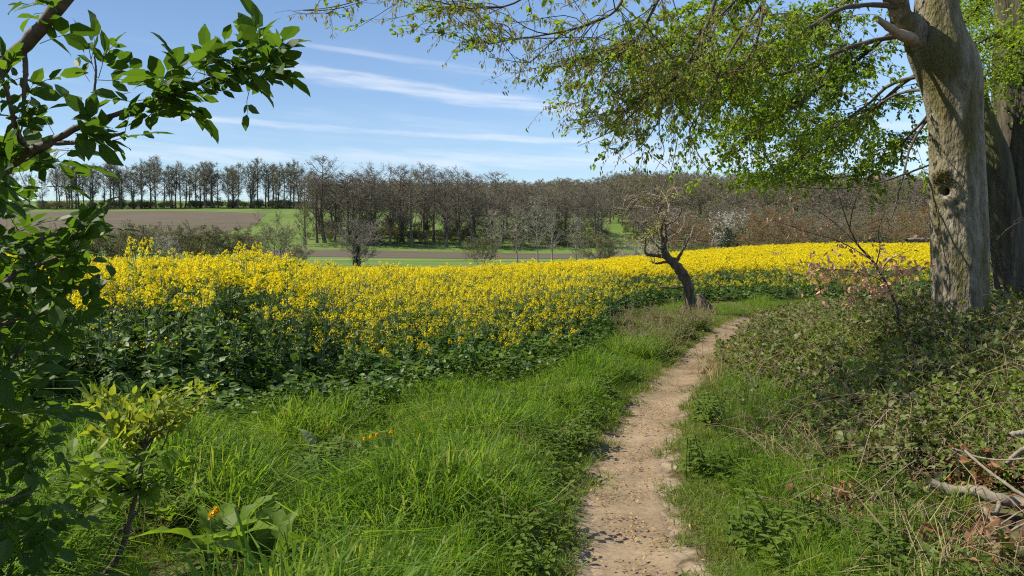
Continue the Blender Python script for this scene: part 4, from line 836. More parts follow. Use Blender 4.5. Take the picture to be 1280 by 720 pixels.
# rush tufts
r = np.random.default_rng(51)
rush_m = [grass_tuft(500 + i, 130, .42, .10, .0022, .42, 'rush', .3) for i in range(3)]
for px, d, s_, lab in ((925, 6.1, 1.25, 'large dark green rush tuft beside the footpath'), (968, 6.0, 1.1, 'dark green rush tuft between the large tuft and the brambles'),
                       (900, 7.2, .9, 'small rush tuft at the path edge behind the large tuft'), (945, 6.9, 1.1, 'rush tuft behind the large one against the brambles'),
                       (1010, 5.2, .8, 'rush tuft mixed with straw in front of the bramble canes'), (975, 4.5, .6, 'low rush tuft nearest the bottom edge beside the footpath')):
    x = gx(px, d); o = thing('rush_tuft', lab, 'rush tuft', (x, d, float(g(x, d))), 'rush tufts on the bank side'); o.scale = (s_,) * 3; o.rotation_euler = (0, 0, px)
    link('blades', rush_m[px % 3], o)

# ------------------------------------------------------------------ docks, dandelions, thistle leaf
def big_leaf_mesh(seed, L=.28, W=.085, mat='dock'):
    rr = np.random.default_rng(seed); n = 9; t = np.linspace(0, 1, n); b = MB()
    half = W * np.sin(np.clip(t * 1.02 + .02, 0, 1) ** .8 * math.pi) ** .75 * (1 - .35 * t); half[0] = .006; half[-1] = .003
    ax = L * t; zz = .02 * np.sin(t * 3) - .45 * L * t**2.2 * rr.uniform(.3, 1)
    rows = []
    for k, q in ((-1, 1.0), (-.5, .45), (0, 0), (.5, .45), (1, 1.0)):
        wob = .012 * np.sin(t * 19 + k * 2 + seed) * abs(k)
        rows.append(np.stack([ax, k * half, zz + .35 * half * q + wob], 1))
    V = np.stack(rows, 1).reshape(-1, 3); i = np.arange(n - 1)[:, None] * 5; j = np.arange(4)[None]
    b.add(V, np.stack([i + j, i + j + 1, i + 5 + j + 1, i + 5 + j], -1).reshape(-1, 4), 0, True)
    b.tube([(-.10, 0, -.03), (-.04, 0, -.004), (0, 0, 0)], .0035, 4, 0, cap=False)
    return b.mesh('big_leaf', MAT[mat])
dock_m = [big_leaf_mesh(i, .24 + .03 * (i % 3), .07 + .012 * (i % 2)) for i in range(5)]
grey_m = big_leaf_mesh(9, .22, .075, 'grey_leaf')
def dock(px, py, d, n, s0, label, seed):
    rr = np.random.default_rng(seed); x = gx(px, d); o = thing('dock_plant', label, 'dock plant', (x, d, float(g(x, d))), 'broad leaved dock plants in the verge')
    for i in range(n):
        a = i * 2.4 + rr.uniform(-.3, .3); el_ = rr.uniform(.45, 1.1); c = link('leaf', dock_m[i % 5], o)
        c.location = (math.cos(a) * .08, math.sin(a) * .08, .07 + .05 * rr.random()); c.rotation_euler = (rr.normal() * .35, -el_, a); c.scale = (s0 * rr.uniform(.75, 1.15),) * 3
dock(268, 690, 3.75, 9, 1.15, 'large broad leaved dock at the bottom of the picture with holed leaves', 1)
dock(325, 715, 3.6, 8, 1.1, 'dock plant cut by the bottom edge with a pale withered leaf beside it', 2)
dock(478, 580, 5.4, 8, .8, 'smaller dock plant under the dandelion flowers in the middle of the verge', 3)
dock(205, 665, 4.1, 5, .8, 'small dock plant behind the young shrub stem', 4)
for px, py, d, lab in ((385, 590, 5.5, 'pale grey green upright leaf standing in the long grass'), (482, 585, 5.6, 'pale grey green leaf behind the small dock'), (325, 700, 3.7, 'withered whitish leaf beside the dock at the bottom edge')):
    x = gx(px, d); z = float(g(x, d)); o = thing('thistle_leaf', lab, 'leaf', (x, d, z), 'pale upright leaves in the verge')
    c = link('blade', grey_m, o); c.location = (0, 0, .09); c.rotation_euler = (.2, -1.25, -1.2 + px * .01); c.scale = (.95,) * 3
def dandelion_mesh():
    b = MB(); n = 46; a = np.arange(n) * 2.4; e = np.linspace(.05, 1.1, n)
    d = np.stack([np.cos(a) * np.sin(e + .25), np.sin(a) * np.sin(e + .25), np.cos(e + .25)], 1)
    b.stamps([(0, 0, 0), (.7, .13, 0), (.7, -.13, 0), (1, .08, 0), (1, -.08, 0)], [(0, 2, 1), (1, 2, 4), (1, 4, 3)], np.zeros((n, 3)), d, np.cross(d, [0, 0, 1.]) + d * .01 + [0, 0, .5], .021, 0)
    return b.mesh('flower_head', MAT['dandelion'])
dm = dandelion_mesh(); b = MB(); b.tube([(0, 0, 0), (.006, 0, .5), (0, 0, 1)], .0025, 4, cap=False); dstem = b.mesh('flower_stem', MAT['rape_stem'])
for px, py, d, lab in ((457, 548, 5.4, 'leftmost dandelion flower in the row above the small dock'), (465, 546, 5.45, 'second dandelion flower from the left above the small dock'), (472, 544, 5.5, 'third dandelion flower from the left above the small dock'),
                       (489, 541, 5.5, 'dandelion flower set apart at the right end of the row above the small dock'), (268, 638, 3.8, 'large orange yellow dandelion in front of the big dock leaves'), (263, 645, 3.8, 'half open dandelion just below the large one by the dock'),
                       (380, 610, 4.7, 'single orange dandelion alone in the grass below the grey leaf')):
    p = at(px, py, d); z = float(g(p[0], p[1])); o = thing('dandelion', lab, 'dandelion', (p[0], p[1], z), 'dandelions flowering in the verge')
    c = link('stem', dstem, o); c.scale = (1, 1, p[2] - z); c = link('flower_head', dm, o); c.location = (0, 0, p[2] - z); c.rotation_euler = (.5, .3 + px * .05, 0)
    if 'large' in lab: c.scale = (1.25,) * 3

# ------------------------------------------------------------------ crooked tree, stump
def build_limb(o, name, spec_pts, radii, mat, sides=8, n=None, wob=0.0, seed=0, sub=None):
    rr = np.random.default_rng(seed); n = n or len(spec_pts) * 4; p = resample(np.asarray(spec_pts, float), n); ra = np.interp(np.linspace(0, 1, n), np.linspace(0, 1, len(radii)), radii)
    p[1:-1] += rr.normal(size=(n - 2, 3)) * wob * ra[1:-1, None]
    b = MB(); b.tube(p, ra * (1 + wob * .5 * rr.normal(size=n)), sides); b.build(name, mat, o); return p
CT = np.array([gx(864, 17.6), 17.6]); cbase = np.array([CT[0], CT[1], float(g(*CT))])
o = thing('crooked_tree', 'small leaning crooked tree with bare twisted twigs beside the footpath bend', 'tree', tuple(cbase))
def cl_(spec, d=17.6): return [at(px, py, d + (q[0] if q else 0)) - cbase for px, py, *q in spec]
tr = [np.array([0, 0, -.1])] + cl_([(864, 392), (863, 375), (860, 356), (852, 340), (841, 328), (832, 318), (828, 308)])
build_limb(o, 'trunk', tr, [.17, .14, .125, .12, .12, .105, .085, .06], MAT['crooked'], 14, 40, .10, 3)
b = MB(); rr = np.random.default_rng(4); pb = at(855, 390, 17.45) - cbase; b.tube([pb + (0, 0, -.1), pb + (0, 0, .06), pb + (.01, 0, .13)], [.09, .10, .05], 9); b.build('root_burl', MAT['crooked'], o)
limbs = [([(838, 324), (822, 319), (808, 318), (806, 308), (807, 296)], [.06, .045, .035, .025, .012]), ([(832, 318), (829, 303), (826, 290), (829, 278, -.2), (834, 268, -.3)], [.07, .05, .035, .025, .012]),
         ([(829, 310), (833, 296), (832, 282), (843, 276), (851, 266), (849, 256), (838, 252)], [.05, .035, .03, .025, .02, .015, .008]), ([(845, 327), (852, 315), (858, 305), (862, 296), (872, 300), (885, 302)], [.045, .03, .022, .016, .012, .006]),
         ([(861, 357), (845, 360), (832, 359), (820, 360)], [.035, .026, .02, .012]), ([(838, 326), (822, 329), (812, 326)], [.04, .025, .01]), ([(828, 300), (818, 288), (806, 280), (795, 276), (785, 272), (779, 262), (781, 252), (785, 249)], [.03, .022, .018, .014, .011, .01, .008, .005]),
         ([(836, 322), (824, 310), (815, 300), (806, 288), (798, 282)], [.03, .022, .016, .01, .005]), ([(830, 300), (836, 286, .2), (846, 292, .3), (853, 284, .4), (858, 270, .5)], [.03, .02, .015, .01, .005]),
         ([(829, 285), (822, 268, -.2), (826, 256, -.3), (820, 244, -.4)], [.025, .018, .012, .005]), ([(830, 280), (836, 262, .3), (834, 248, .4), (842, 238, .4)], [.025, .018, .012, .004])]
tipsrc = []
for i, (sp_, ra) in enumerate(limbs):
    tipsrc.append(build_limb(o, 'branch', cl_(sp_), ra, MAT['crooked'] if i < 6 else MAT['bare_twig'], 7, 20, .2, 10 + i))
b = MB(); lb = MB()
for p in tipsrc[:4] + tipsrc[6:]:
    for _ in range(11):
        s0 = p[rr.integers(4, len(p))]; d = unit(rr.normal(size=3) * [1, .9, .6] + [0, 0, .35]); L = rr.uniform(.15, .7)
        q = curve_pts(s0, s0 + d * L, 6, .16, rr, rr.uniform(-.15, .2)); b.tube(q, np.linspace(.010, .0035, 6), 4, cap=False)
        for _k in range(2):
            j = rr.integers(1, 5); q2 = curve_pts(q[j], q[j] + unit(rr.normal(size=3)) * rr.uniform(.08, .28), 4, .15, rr); b.tube(q2, np.linspace(.006, .002, 4), 3, cap=False)
b.build('twigs', MAT['bare_twig'], o)
ctr = [at(px, py, 17.3) - cbase for px, py in ((790, 296), (797, 300), (805, 294), (812, 290), (818, 284), (822, 292), (830, 250), (838, 246), (815, 248), (806, 250), (800, 306), (822, 278), (826, 270))]
for c in ctr:
    n = 14; lb.stamps(L8, F8, c + rr.normal(size=(n, 3)) * [.10, .12, .07], rand_dirs(n, -.3, .8, rr), rand_dirs(n, .5, 1, rr), rr.uniform(.04, .075, n), 0, 1.1)
lb.build('leaves', MAT['fresh_leaf'], o)
x, y = gx(882, 17.9), 17.9; sb = np.array([x, y, float(g(x, y))])
o = thing('tree_stump', 'short broken weathered stump behind the crooked tree', 'tree stump', tuple(sb))
b = MB(); a = np.linspace(0, 2 * math.pi, 25)[:-1]; rr = np.random.default_rng(8); rows = []
top = .36 + .12 * np.cos(a - 2.6) + rr.normal(size=24) * .035
for t in (0, .25, .5, .75, 1): 
    ra = (.23 - .07 * t) * (1 + .12 * np.sin(a * 5 + 1) * (1 - .5 * t)); rows.append(np.stack([np.cos(a) * ra, np.sin(a) * ra, -.08 + (top + .08) * t], 1))
ra = .06; rows.append(np.stack([np.cos(a) * ra, np.sin(a) * ra, top - .10], 1))
V = np.concatenate(rows); i = np.arange(5)[:, None] * 24; j = np.arange(24)[None]; k = (j + 1) % 24
b.add(V, np.stack([i + j, i + k, i + 24 + k, i + 24 + j], -1).reshape(-1, 4), 0); b.add(np.concatenate([rows[-1], [[0, 0, .2]]]), [(q, (q + 1) % 24, 24) for q in range(24)], 0)
b.build('wood', MAT['crooked'], o)
# dry stalks in front of the crooked tree
r = np.random.default_rng(61)
def stalks(seed):
    rr = np.random.default_rng(seed); b = MB()
    for _ in range(6):
        p = rr.normal(size=3) * [.1, .1, 0]; p[2] = -.02; e = p + np.array([rr.normal() * .1, rr.normal() * .1, rr.uniform(.3, .7)])
        q = curve_pts(p, e, 5, .05, rr); b.tube(q, np.linspace(.004, .002, 5), 3, cap=False)
        for _k in range(5):
            s0 = q[rr.integers(1, 5)]; d = unit(rr.normal(size=3) + [0, 0, .6]); b.tube(curve_pts(s0, s0 + d * rr.uniform(.06, .2), 3, .1, rr), np.linspace(.0025, .001, 3), 3, cap=False)
    return b.mesh('dry_stalks', MAT['cane'])
st = [stalks(520 + i) for i in range(4)]
x = r.uniform(1.6, 4.2, 260); y = r.uniform(10.5, 16, 260); s = path_side(x, y); k = (s < -.45) & (s > -1.7) & (vnoise(x * 1.8, y * 1.8, 33) > -.15) & (y < crop_front(x) - .2); x, y = x[k], y[k]
lay('dry_stalks', x, y, st, r.uniform(.5, 1.0, len(x)), 'brown dry weed stalks on the verge before the crooked tree', 'dry stalks')
k = r.random(len(x)) < .9
lay('bramble_patch', np.repeat(x[k], 3) + r.normal(size=3 * k.sum()) * .1, np.repeat(y[k], 3) + r.normal(size=3 * k.sum()) * .1, sprigs[:4], r.uniform(.5, .95, 3 * k.sum()), 'brownish low bramble patch on the verge before the crooked tree', 'brambles', .05, .5)

# ------------------------------------------------------------------ the big beech
TD = 9.5
outline = [(470, 1158, 1250), (430, 1163, 1240), (400, 1166, 1237), (350, 1164, 1236), (300, 1163, 1236), (260, 1162, 1234), (240, 1161, 1233), (200, 1161, 1231), (150, 1160, 1228), (120, 1154, 1228), (95, 1146, 1227), (75, 1136, 1224), (55, 1131, 1214), (35, 1136, 1204), (10, 1142, 1199), (-20, 1146, 1196), (-90, 1150, 1192), (-200, 1150, 1190), (-320, 1150, 1185)]
cz = np.array([at((a + b_) / 2, y_, TD)[2] for y_, a, b_ in outline]); cx = np.array([at((a + b_) / 2, y_, TD)[0] for y_, a, b_ in outline]); cr = np.array([(b_ - a) / 2 * TD / FPX for y_, a, b_ in outline])
tbase = np.array([cx[0], TD, float(g(cx[0], TD))])
o = thing('beech_tree', 'big grey beech tree with a knot hole in its trunk and leafy overhanging limbs', 'tree', tuple(tbase)); beech = o
zz = np.arange(tbase[2] - .15, cz[-1], .022); nr, ns = len(zz), 96
def sm_interp(z, xp, fp):
    q = np.interp(z, xp, fp)
    for _ in range(3): q = np.convolve(np.pad(q, 4, 'edge'), np.ones(9) / 9, 'valid')
    return q
ccx = sm_interp(zz, cz, cx); ccr = sm_interp(zz, cz, cr); ccr *= .875; ccr *= 1 + .25 * np.exp(-(zz - tbase[2]) / .22)
th = np.linspace(0, 2 * math.pi, ns + 1)[:-1]; A, Zg = np.meshgrid(th, zz)
fl = .022 * np.sin(A * 3 + .8 * np.sin(Zg * .8) + 1) + .016 * np.sin(A * 7 + 1.3 * np.sin(Zg * 1.1)) + .012 * np.sin(A * 13 + 2.2 * np.sin(Zg * 1.4 + A)) + .006 * np.sin(A * 29 + 3 * np.sin(Zg * 1.9))
fl += .018 * vnoise(A * 2.2, Zg * 2.4, 41) * np.cos(A * .5)**2 + .007 * vnoise(np.cos(A) * 9, Zg * 7 + np.sin(A) * 9, 42)
RAD = ccr[:, None] * (1 + fl)
PXs = ccx[:, None] + np.cos(A) * RAD; PYs = TD + np.sin(A) * RAD
def on_trunk(px, py):
    """angle and height of the trunk surface point seen at a photo pixel"""
    z = at(px, py, TD - .28)[2]; x0, r0_ = np.interp(z, zz, ccx), np.interp(z, zz, ccr); a = np.linspace(math.pi, 2 * math.pi, 400)
    x_, y_ = x0 + np.cos(a) * r0_, TD + np.sin(a) * r0_; face = (np.cos(a) * x_ + np.sin(a) * y_) < 0
    e = np.abs(640 + FPX * x_ / (y_ * math.cos(PITCH) - (z - 1.6) * math.sin(PITCH)) - px) + np.where(face, 0, 1e4); return a[np.argmin(e)], z
# knot hole
hang, hz = on_trunk(1181, 239)
da = (A - hang) * np.interp(hz, zz, ccr); dzh = Zg - hz; dh = np.sqrt(da**2 + dzh**2)
push = -.20 * (1 - sst((dh - .036) / .02)) + .03 * np.exp(-((dh - .13) / .06)**2) + .03 * np.exp(-((dh - .27) / .05)**2) * (.6 + .4 * np.sin(A * 20))
# flank bulges and small scars
for px, py, amp, w_ in ((1136, 62, .03, .14), (1205, 95, .025, .2), (1190, 310, .02, .1), (1215, 330, .02, .07), (1190, 150, -.02, .08)):
    aq, zq = on_trunk(px, py)
    push = push + amp * np.exp(-(((A - aq) * .37)**2 + (Zg - zq)**2) / w_**2)
PXs = PXs + np.cos(A) * push; PYs = PYs + np.sin(A) * push
V = np.stack([PXs, PYs, Zg], -1) - tbase
b = MB(); i = np.arange(nr - 1)[:, None] * ns; j = np.arange(ns)[None]; k = (j + 1) % ns
b.add(V.reshape(-1, 3), np.stack([i + j, i + k, i + ns + k, i + ns + j], -1).reshape(-1, 4), 0, True); trunk = b.build('trunk', MAT['bark'], o)
# moss tuft above the knot hole and on the bulge
def moss_patch(px, py, w_, h_, dep, n, seed):
    rr = np.random.default_rng(seed); b = MB(); aq, zq = on_trunk(px, py)
    a = aq + rr.normal(size=n) * w_ / .37; z = zq + rr.normal(size=n) * h_ - ((a - aq) * .37)**2 * 4
    ia = np.round((a % (2 * math.pi)) / (2 * math.pi) * ns).astype(int) % ns; iz = np.clip(np.searchsorted(zz, z), 0, nr - 1)
    p = V[iz, ia]; nrm = np.stack([np.cos(a), np.sin(a), np.full(n, .3)], 1)
    b.stamps(L4, F4, p, nrm + rr.normal(size=(n, 3)) * .6, rr.normal(size=(n, 3)), rr.uniform(.008, .022, n), 0, .9); b.build('moss', MAT['moss'], trunk)
moss_patch(1180, 222, .075, .035, .02, 2200, 1); moss_patch(1140, 33, .03, .03, .02, 700, 2)
# broken stub and limbs
def bl(spec): return [at(*q) - tbase for q in spec]
build_limb(o, 'broken_stub', bl([(1150, 52, 9.45), (1128, 44, 9.2), (1112, 34, 9.1), (1096, 23, 9.0)]), [.10, .062, .048, .034], MAT['stub'], 10, 14, .1, 5)
LIMB = [  # pixel and depth lines, radii
    ([(1160, 60, 9.45), (1135, 30, 9.35), (1115, -5, 9.2), (1085, -60, 8.9), (1020, -150, 8.4), (900, -230, 7.8), (780, -280, 7.2)], [.16, .135, .12, .11, .10, .08, .04]),
    ([(1122, 8, 9.2), (1085, 6, 9.0), (1050, 12, 8.8), (1012, 34, 8.6), (980, 57, 8.4), (945, 78, 8.2), (905, 95, 8.0)], [.06, .05, .042, .036, .03, .02, .008]),
    ([(1165, 40, 9.6), (1118, 46, 9.4), (1060, 60, 9.2), (1010, 82, 9.0), (955, 96, 8.8), (905, 91, 8.6), (850, 108, 8.4)], [.07, .05, .042, .035, .028, .02, .006]),
    ([(1168, 90, 9.7), (1115, 105, 10.0), (1085, 130, 10.2), (1050, 155, 10.3), (1015, 185, 10.4), (985, 215, 10.5)], [.05, .038, .03, .024, .016, .006]),
    ([(1168, 110, 9.8), (1120, 118, 10.4), (1085, 140, 10.8), (1045, 160, 11.0), (1000, 170, 11.2)], [.045, .03, .024, .016, .006]),
    ([(1020, -150, 8.4), (975, -60, 8.2), (955, 0, 8.1), (951, 30, 8.0), (944, 55, 7.9), (930, 80, 7.8)], [.06, .045, .035, .028, .02, .008]),
    ([(900, -230, 7.8), (905, -100, 7.6), (898, -20, 7.5), (880, 40, 7.4), (852, 88, 7.3), (815, 120, 7.3), (770, 160, 7.2), (722, 183, 7.2)], [.05, .04, .03, .024, .018, .014, .009, .003]),
    ([(900, -230, 7.8), (850, -90, 7.5), (822, 0, 7.3), (790, 55, 7.2), (755, 75, 7.2), (712, 90, 7.1)], [.05, .036, .026, .02, .015, .006]),
    ([(780, -280, 7.2), (800, -100, 7.0), (778, 0, 6.9), (742, 28, 6.8), (690, 42, 6.8), (640, 50, 6.7), (600, 58, 6.7)], [.045, .035, .024, .018, .013, .008, .003]),
    ([(780, -280, 7.2), (740, -120, 6.8), (690, -30, 6.7), (640, 5, 6.6), (600, 10, 6.6), (560, 12, 6.5)], [.04, .03, .02, .014, .009, .003]),
    ([(740, -120, 6.8), (620, -80, 6.5), (540, -35, 6.3), (470, -8, 6.2), (420, 8, 6.1), (365, 14, 6.0)], [.03, .024, .018, .012, .007, .002]),
    ([(955, 0, 8.1), (915, 60, 7.9), (885, 120, 7.7), (870, 150, 7.6), (862, 165, 7.6), (874, 195, 7.5), (893, 222, 7.5)], [.03, .022, .017, .013, .01, .008, .003]),
    ([(852, 88, 7.3), (830, 130, 7.2), (818, 160, 7.2), (800, 185, 7.1), (775, 202, 7.1)], [.018, .012, .008, .006, .003]),
    ([(826, 135, 7.2), (824, 165, 7.2), (830, 190, 7.2), (818, 215, 7.2)], [.010, .008, .006, .003]),
    ([(870, 150, 7.6), (850, 165, 7.5), (842, 200, 7.5), (832, 235, 7.4)], [.010, .008, .006, .003]),
    ([(980, 57, 8.4), (930, 92, 8.2), (880, 88, 8.0), (835, 95, 7.8), (790, 110, 7.6)], [.02, .016, .012, .008, .003]),
    ([(1045, 75, 9.1), (1010, 120, 9.0), (960, 155, 8.9), (915, 190, 8.8)], [.022, .016, .010, .004]),
    ([(1165, 140, 9.8), (1140, 180, 9.7), (1130, 215, 9.5), (1118, 262, 9.4), (1110, 285, 9.4)], [.035, .028, .022, .014, .006]),
    ([(1165, 205, 9.7), (1110, 225, 9.3), (1060, 235, 9.0), (1010, 235, 8.8), (965, 230, 8.7)], [.022, .016, .012, .008, .003]),
    # limbs behind the first ones: they carry the dense green foliage
    ([(1190, -60, 9.8), (1120, -50, 11.0), (1060, 0, 12.0), (1010, 40, 12.6), (960, 70, 13.0), (920, 100, 13.2)], [.09, .07, .055, .04, .025, .008]),
    ([(1190, 0, 9.8), (1130, 30, 11.2), (1090, 60, 12.2), (1040, 100, 13.0), (990, 130, 13.5), (950, 150, 13.8)], [.08, .06, .05, .035, .02, .008]),
    ([(1190, 60, 9.9), (1150, 90, 11.2), (1110, 120, 12.2), (1070, 170, 13.0), (1020, 195, 13.4), (970, 215, 13.6)], [.06, .05, .04, .03, .018, .006]),
    ([(1190, 110, 9.9), (1155, 150, 11.0), (1120, 185, 12.0), (1080, 215, 12.6), (1030, 225, 13.0)], [.05, .04, .03, .02, .006]),
    ([(1085, -60, 8.9), (1010, -70, 9.6), (950, -30, 10.2), (900, 20, 10.6), (860, 50, 10.8), (810, 65, 11.0)], [.08, .06, .045, .03, .02, .006]),
]
lines = []
for i, (sp_, ra) in enumerate(LIMB): lines.append((build_limb(o, 'limb', bl(sp_), [q * (1 if i == 0 else .6) for q in ra], MAT['bark' if i == 0 else 'branch'], 8 if i < 3 else 6, 30, .18, 70 + i), ra))
tw, lg, ct = MB(), MB(), MB(); rr = np.random.default_rng(77)
def project(p): 
    q = p + tbase - CAM; cp, s_ = math.cos(PITCH), math.sin(PITCH); dp = q[..., 1] * cp - q[..., 2] * s_; up = q[..., 1] * s_ + q[..., 2] * cp
    return 640 + FPX * q[..., 0] / dp, 360 - FPX * up / dp
DENS = {0: 6, 1: 40, 2: 44, 3: 34, 4: 30, 5: 18, 6: 36, 7: 38, 8: 34, 9: 22, 10: 12, 11: 10, 12: 5, 13: 2, 14: 3, 15: 36, 16: 20, 17: 5, 18: 14, 19: 95, 20: 95, 21: 62, 22: 44, 23: 60}
nleaf = 0
for i, (p, ra) in enumerate(lines):
    olive = i in (5, 6, 7, 8, 9, 10, 11, 12, 13, 14, 15)
    for _ in range(DENS[i]):
        t = rr.uniform(.25, 1.0) ** .8; q = t * (len(p) - 1); j = min(int(q), len(p) - 2); s0 = p[j] + (p[j + 1] - p[j]) * (q - j); ax = unit(p[j + 1] - p[j])
        px_, py_ = project(s0)
        if py_ < -90 or px_ < 330: continue
        if py_ > np.interp(px_, [600, 760, 950, 1160], [150, 175, 205, 225]) and rr.random() < .8: continue
        L = rr.uniform(.45, 1.05) * (1.25 if i >= 19 else 1) * (.55 if i in (12, 13, 14, 17) else 1)
        d = unit(ax * .75 + rr.normal(size=3) * [.6, .75, .40] + [0, 0, -.10]); e = s0 + d * L
        pe = project(e)[1]
        if pe > 235 and rr.random() < .85: continue
        if pe > np.interp(project(e)[0], [300, 520, 600, 680, 760, 880, 960], [22, 40, 78, 140, 205, 240, 275]): continue
        bp = curve_pts(s0, e, 7, .06, rr, rr.uniform(-.02, .08)); tw.tube(bp, np.linspace(.0046, .0016, 7) * (1 + .3 * (L > .8)), 4, cap=False)
        m = int(rr.integers(6, 11) * L) + 2
        for _k in range(m):
            u = rr.uniform(.15, 1) * 6; jj = min(int(u), 5); c = bp[jj] + (bp[jj + 1] - bp[jj]) * (u - jj); dd = unit(d * .8 + rr.normal(size=3) * [.6, .6, .3] + [0, 0, -.12]); tl = rr.uniform(.12, .36); ee = c + dd * tl
            tp = curve_pts(c, ee, 4, .06, rr); tw.tube(tp, np.linspace(.0022, .001, 4), 3, cap=False)
            n = int(rr.integers(8, 14) * (1.35 if i >= 19 else 1)); uu_ = rr.uniform(.1, 1.05, n)[:, None]; oo = c + (ee - c) * uu_ + rr.normal(size=(n, 3)) * .012
            if olive and rr.random() < .74:
                dn = unit(rr.normal(size=(n, 3)) * [.45, .45, .3] + [0, 0, -1]); ct.stamps(L8, F8, oo, dn, rr.normal(size=(n, 3)), rr.uniform(.026, .05, n), 0, .7)
            else:
                dn = unit(dd + rr.normal(size=(n, 3)) * .7 + [0, 0, -.25]); lg.stamps(L8, F8, oo, dn, rand_dirs(n, 1.4, 1, rr), rr.uniform(.035, .062, n) * (1.15 if i >= 19 else 1.0), 0, 1.35)
            nleaf += n
tw.build('twigs', MAT['twig'], o); lg.build('foliage', MAT['beech_leaf'], o); ct.build('catkins', MAT['catkin'], o)
print('beech leaves', nleaf)

# ------------------------------------------------------------------ gnarled trees behind it at the picture edge
def old_tree(name, label, specs, radii, mat, base_px, d, seed, limbs=(), nleaf_=1500, box=None):
    bx = gx(base_px, d); tb = np.array([bx, d, float(g(bx, d))]); o = thing(name, label, 'tree', tuple(tb))
    rr = np.random.default_rng(seed)
    for qi, (sp_, ra) in enumerate(zip(specs, radii)):
        n = 70; p = resample(np.array([at(*q) - tb for q in sp_]), n); rad = np.interp(np.linspace(0, 1, n), np.linspace(0, 1, len(ra)), ra)
        b = MB(); ns_ = 28; a = np.linspace(0, 2 * math.pi, ns_ + 1)[:-1]; t = unit(np.gradient(p, axis=0)); A1 = unit(np.cross(t, [0, 1., 0])); B1 = np.cross(t, A1)
        f_ = 1 + .10 * np.sin(a[None] * 3 + np.linspace(0, 3, n)[:, None]) + .07 * np.sin(a[None] * 7 + np.linspace(0, 5, n)[:, None] + 2) + .05 * np.sin(a[None] * 11 + np.sin(np.linspace(0, 14, n))[:, None])
        rg = rad[:, None] * f_; Vv = p[:, None] + A1[:, None] * (np.cos(a) * rg)[..., None] + B1[:, None] * (np.sin(a) * rg)[..., None]
        i = np.arange(n - 1)[:, None] * ns_; j = np.arange(ns_)[None]; k = (j + 1) % ns_
        b.add(Vv.reshape(-1, 3), np.stack([i + j, i + k, i + ns_ + k, i + ns_ + j], -1).reshape(-1, 4), 0, True); b.build('trunk' if qi == 0 else 'side_trunk', mat, o)
    tw, lf = MB(), MB()
    for sp_, ra in limbs:
        p = resample(np.array([at(*q) - tb for q in sp_]), 24); p[1:-1] += rr.normal(size=(22, 3)) * .012; b = MB(); b.tube(p, np.interp(np.linspace(0, 1, 24), np.linspace(0, 1, len(ra)), ra), 6); b.build('limb', MAT['branch'], o)
        for _ in range(int(nleaf_ / len(limbs) / 40)):
            s0 = p[rr.integers(5, 24)]; dd = unit(rr.normal(size=3) * [1, 1, .5]); L = rr.uniform(.25, .7); q = curve_pts(s0, s0 + dd * L, 6, .08, rr); tw.tube(q, np.linspace(.005, .0015, 6), 3, cap=False)
            n = 40; u = rr.uniform(.2, 1.1, n)[:, None]; lf.stamps(L8, F8, s0 + dd * L * u + rr.normal(size=(n, 3)) * .09, rand_dirs(n, -.2, .8, rr), rand_dirs(n, 1.2, 1, rr), rr.uniform(.035, .065, n), 0, 1.35)
    tw.build('twigs', MAT['twig'], o); lf.build('foliage', MAT['beech_leaf'], o); return o
old_tree('gnarled_tree', 'gnarled dark tree with a leaning fluted trunk close behind the big beech', [[(1268, 440, 12), (1266, 380, 12), (1258, 300, 12), (1248, 240, 12), (1240, 190, 12), (1226, 140, 12), (1222, 90, 12)],
          [(1290, 440, 12.3), (1284, 340, 12.2), (1282, 240, 12.2), (1276, 150, 12.2), (1272, 60, 12.2), (1268, -40, 12.2), (1264, -160, 12.2)]],
         [[.30, .24, .22, .22, .22, .16, .10], [.36, .30, .28, .28, .26, .25, .22]], MAT['rough_bark'], 1272, 12, 5,
         [([(1270, 60, 12.2), (1250, 45, 11.8), (1235, 48, 11.5), (1215, 60, 11.3)], [.05, .04, .02, .006]), ([(1272, 20, 12.2), (1245, -10, 12.6), (1225, 5, 13), (1205, 30, 13.4)], [.07, .05, .03, .01]),
          ([(1276, 90, 12.1), (1258, 85, 11.4), (1245, 100, 11.0), (1238, 115, 10.8)], [.03, .02, .012, .004]), ([(1280, 130, 12.2), (1260, 150, 13.2), (1245, 160, 14), (1235, 175, 14.4)], [.04, .03, .02, .006]),
          ([(1276, -30, 12.2), (1300, -20, 11.2), (1290, 20, 10.6), (1280, 60, 10.4)], [.05, .04, .02, .008]), ([(1266, -60, 12.2), (1240, -70, 13), (1220, -40, 14), (1200, 0, 15)], [.06, .05, .03, .01])], 9000)
old_tree('ivy_trunk_tree', 'slim fluted grey trunk between the beech and the gnarled tree', [[(1258, 420, 14.5), (1256, 350, 14.5), (1248, 290, 14.5), (1246, 230, 14.5), (1250, 160, 14.5), (1252, 60, 14.5), (1254, -80, 14.5)]],
         [[.26, .20, .17, .17, .15, .13, .1]], MAT['rough_bark'], 1258, 14.5, 6,
         [([(1252, 40, 14.5), (1235, 20, 14.2), (1215, 10, 14), (1195, 20, 13.8)], [.05, .03, .02, .006]), ([(1252, 90, 14.5), (1265, 70, 15), (1280, 80, 15.6), (1300, 100, 16)], [.04, .03, .02, .006])], 3200)
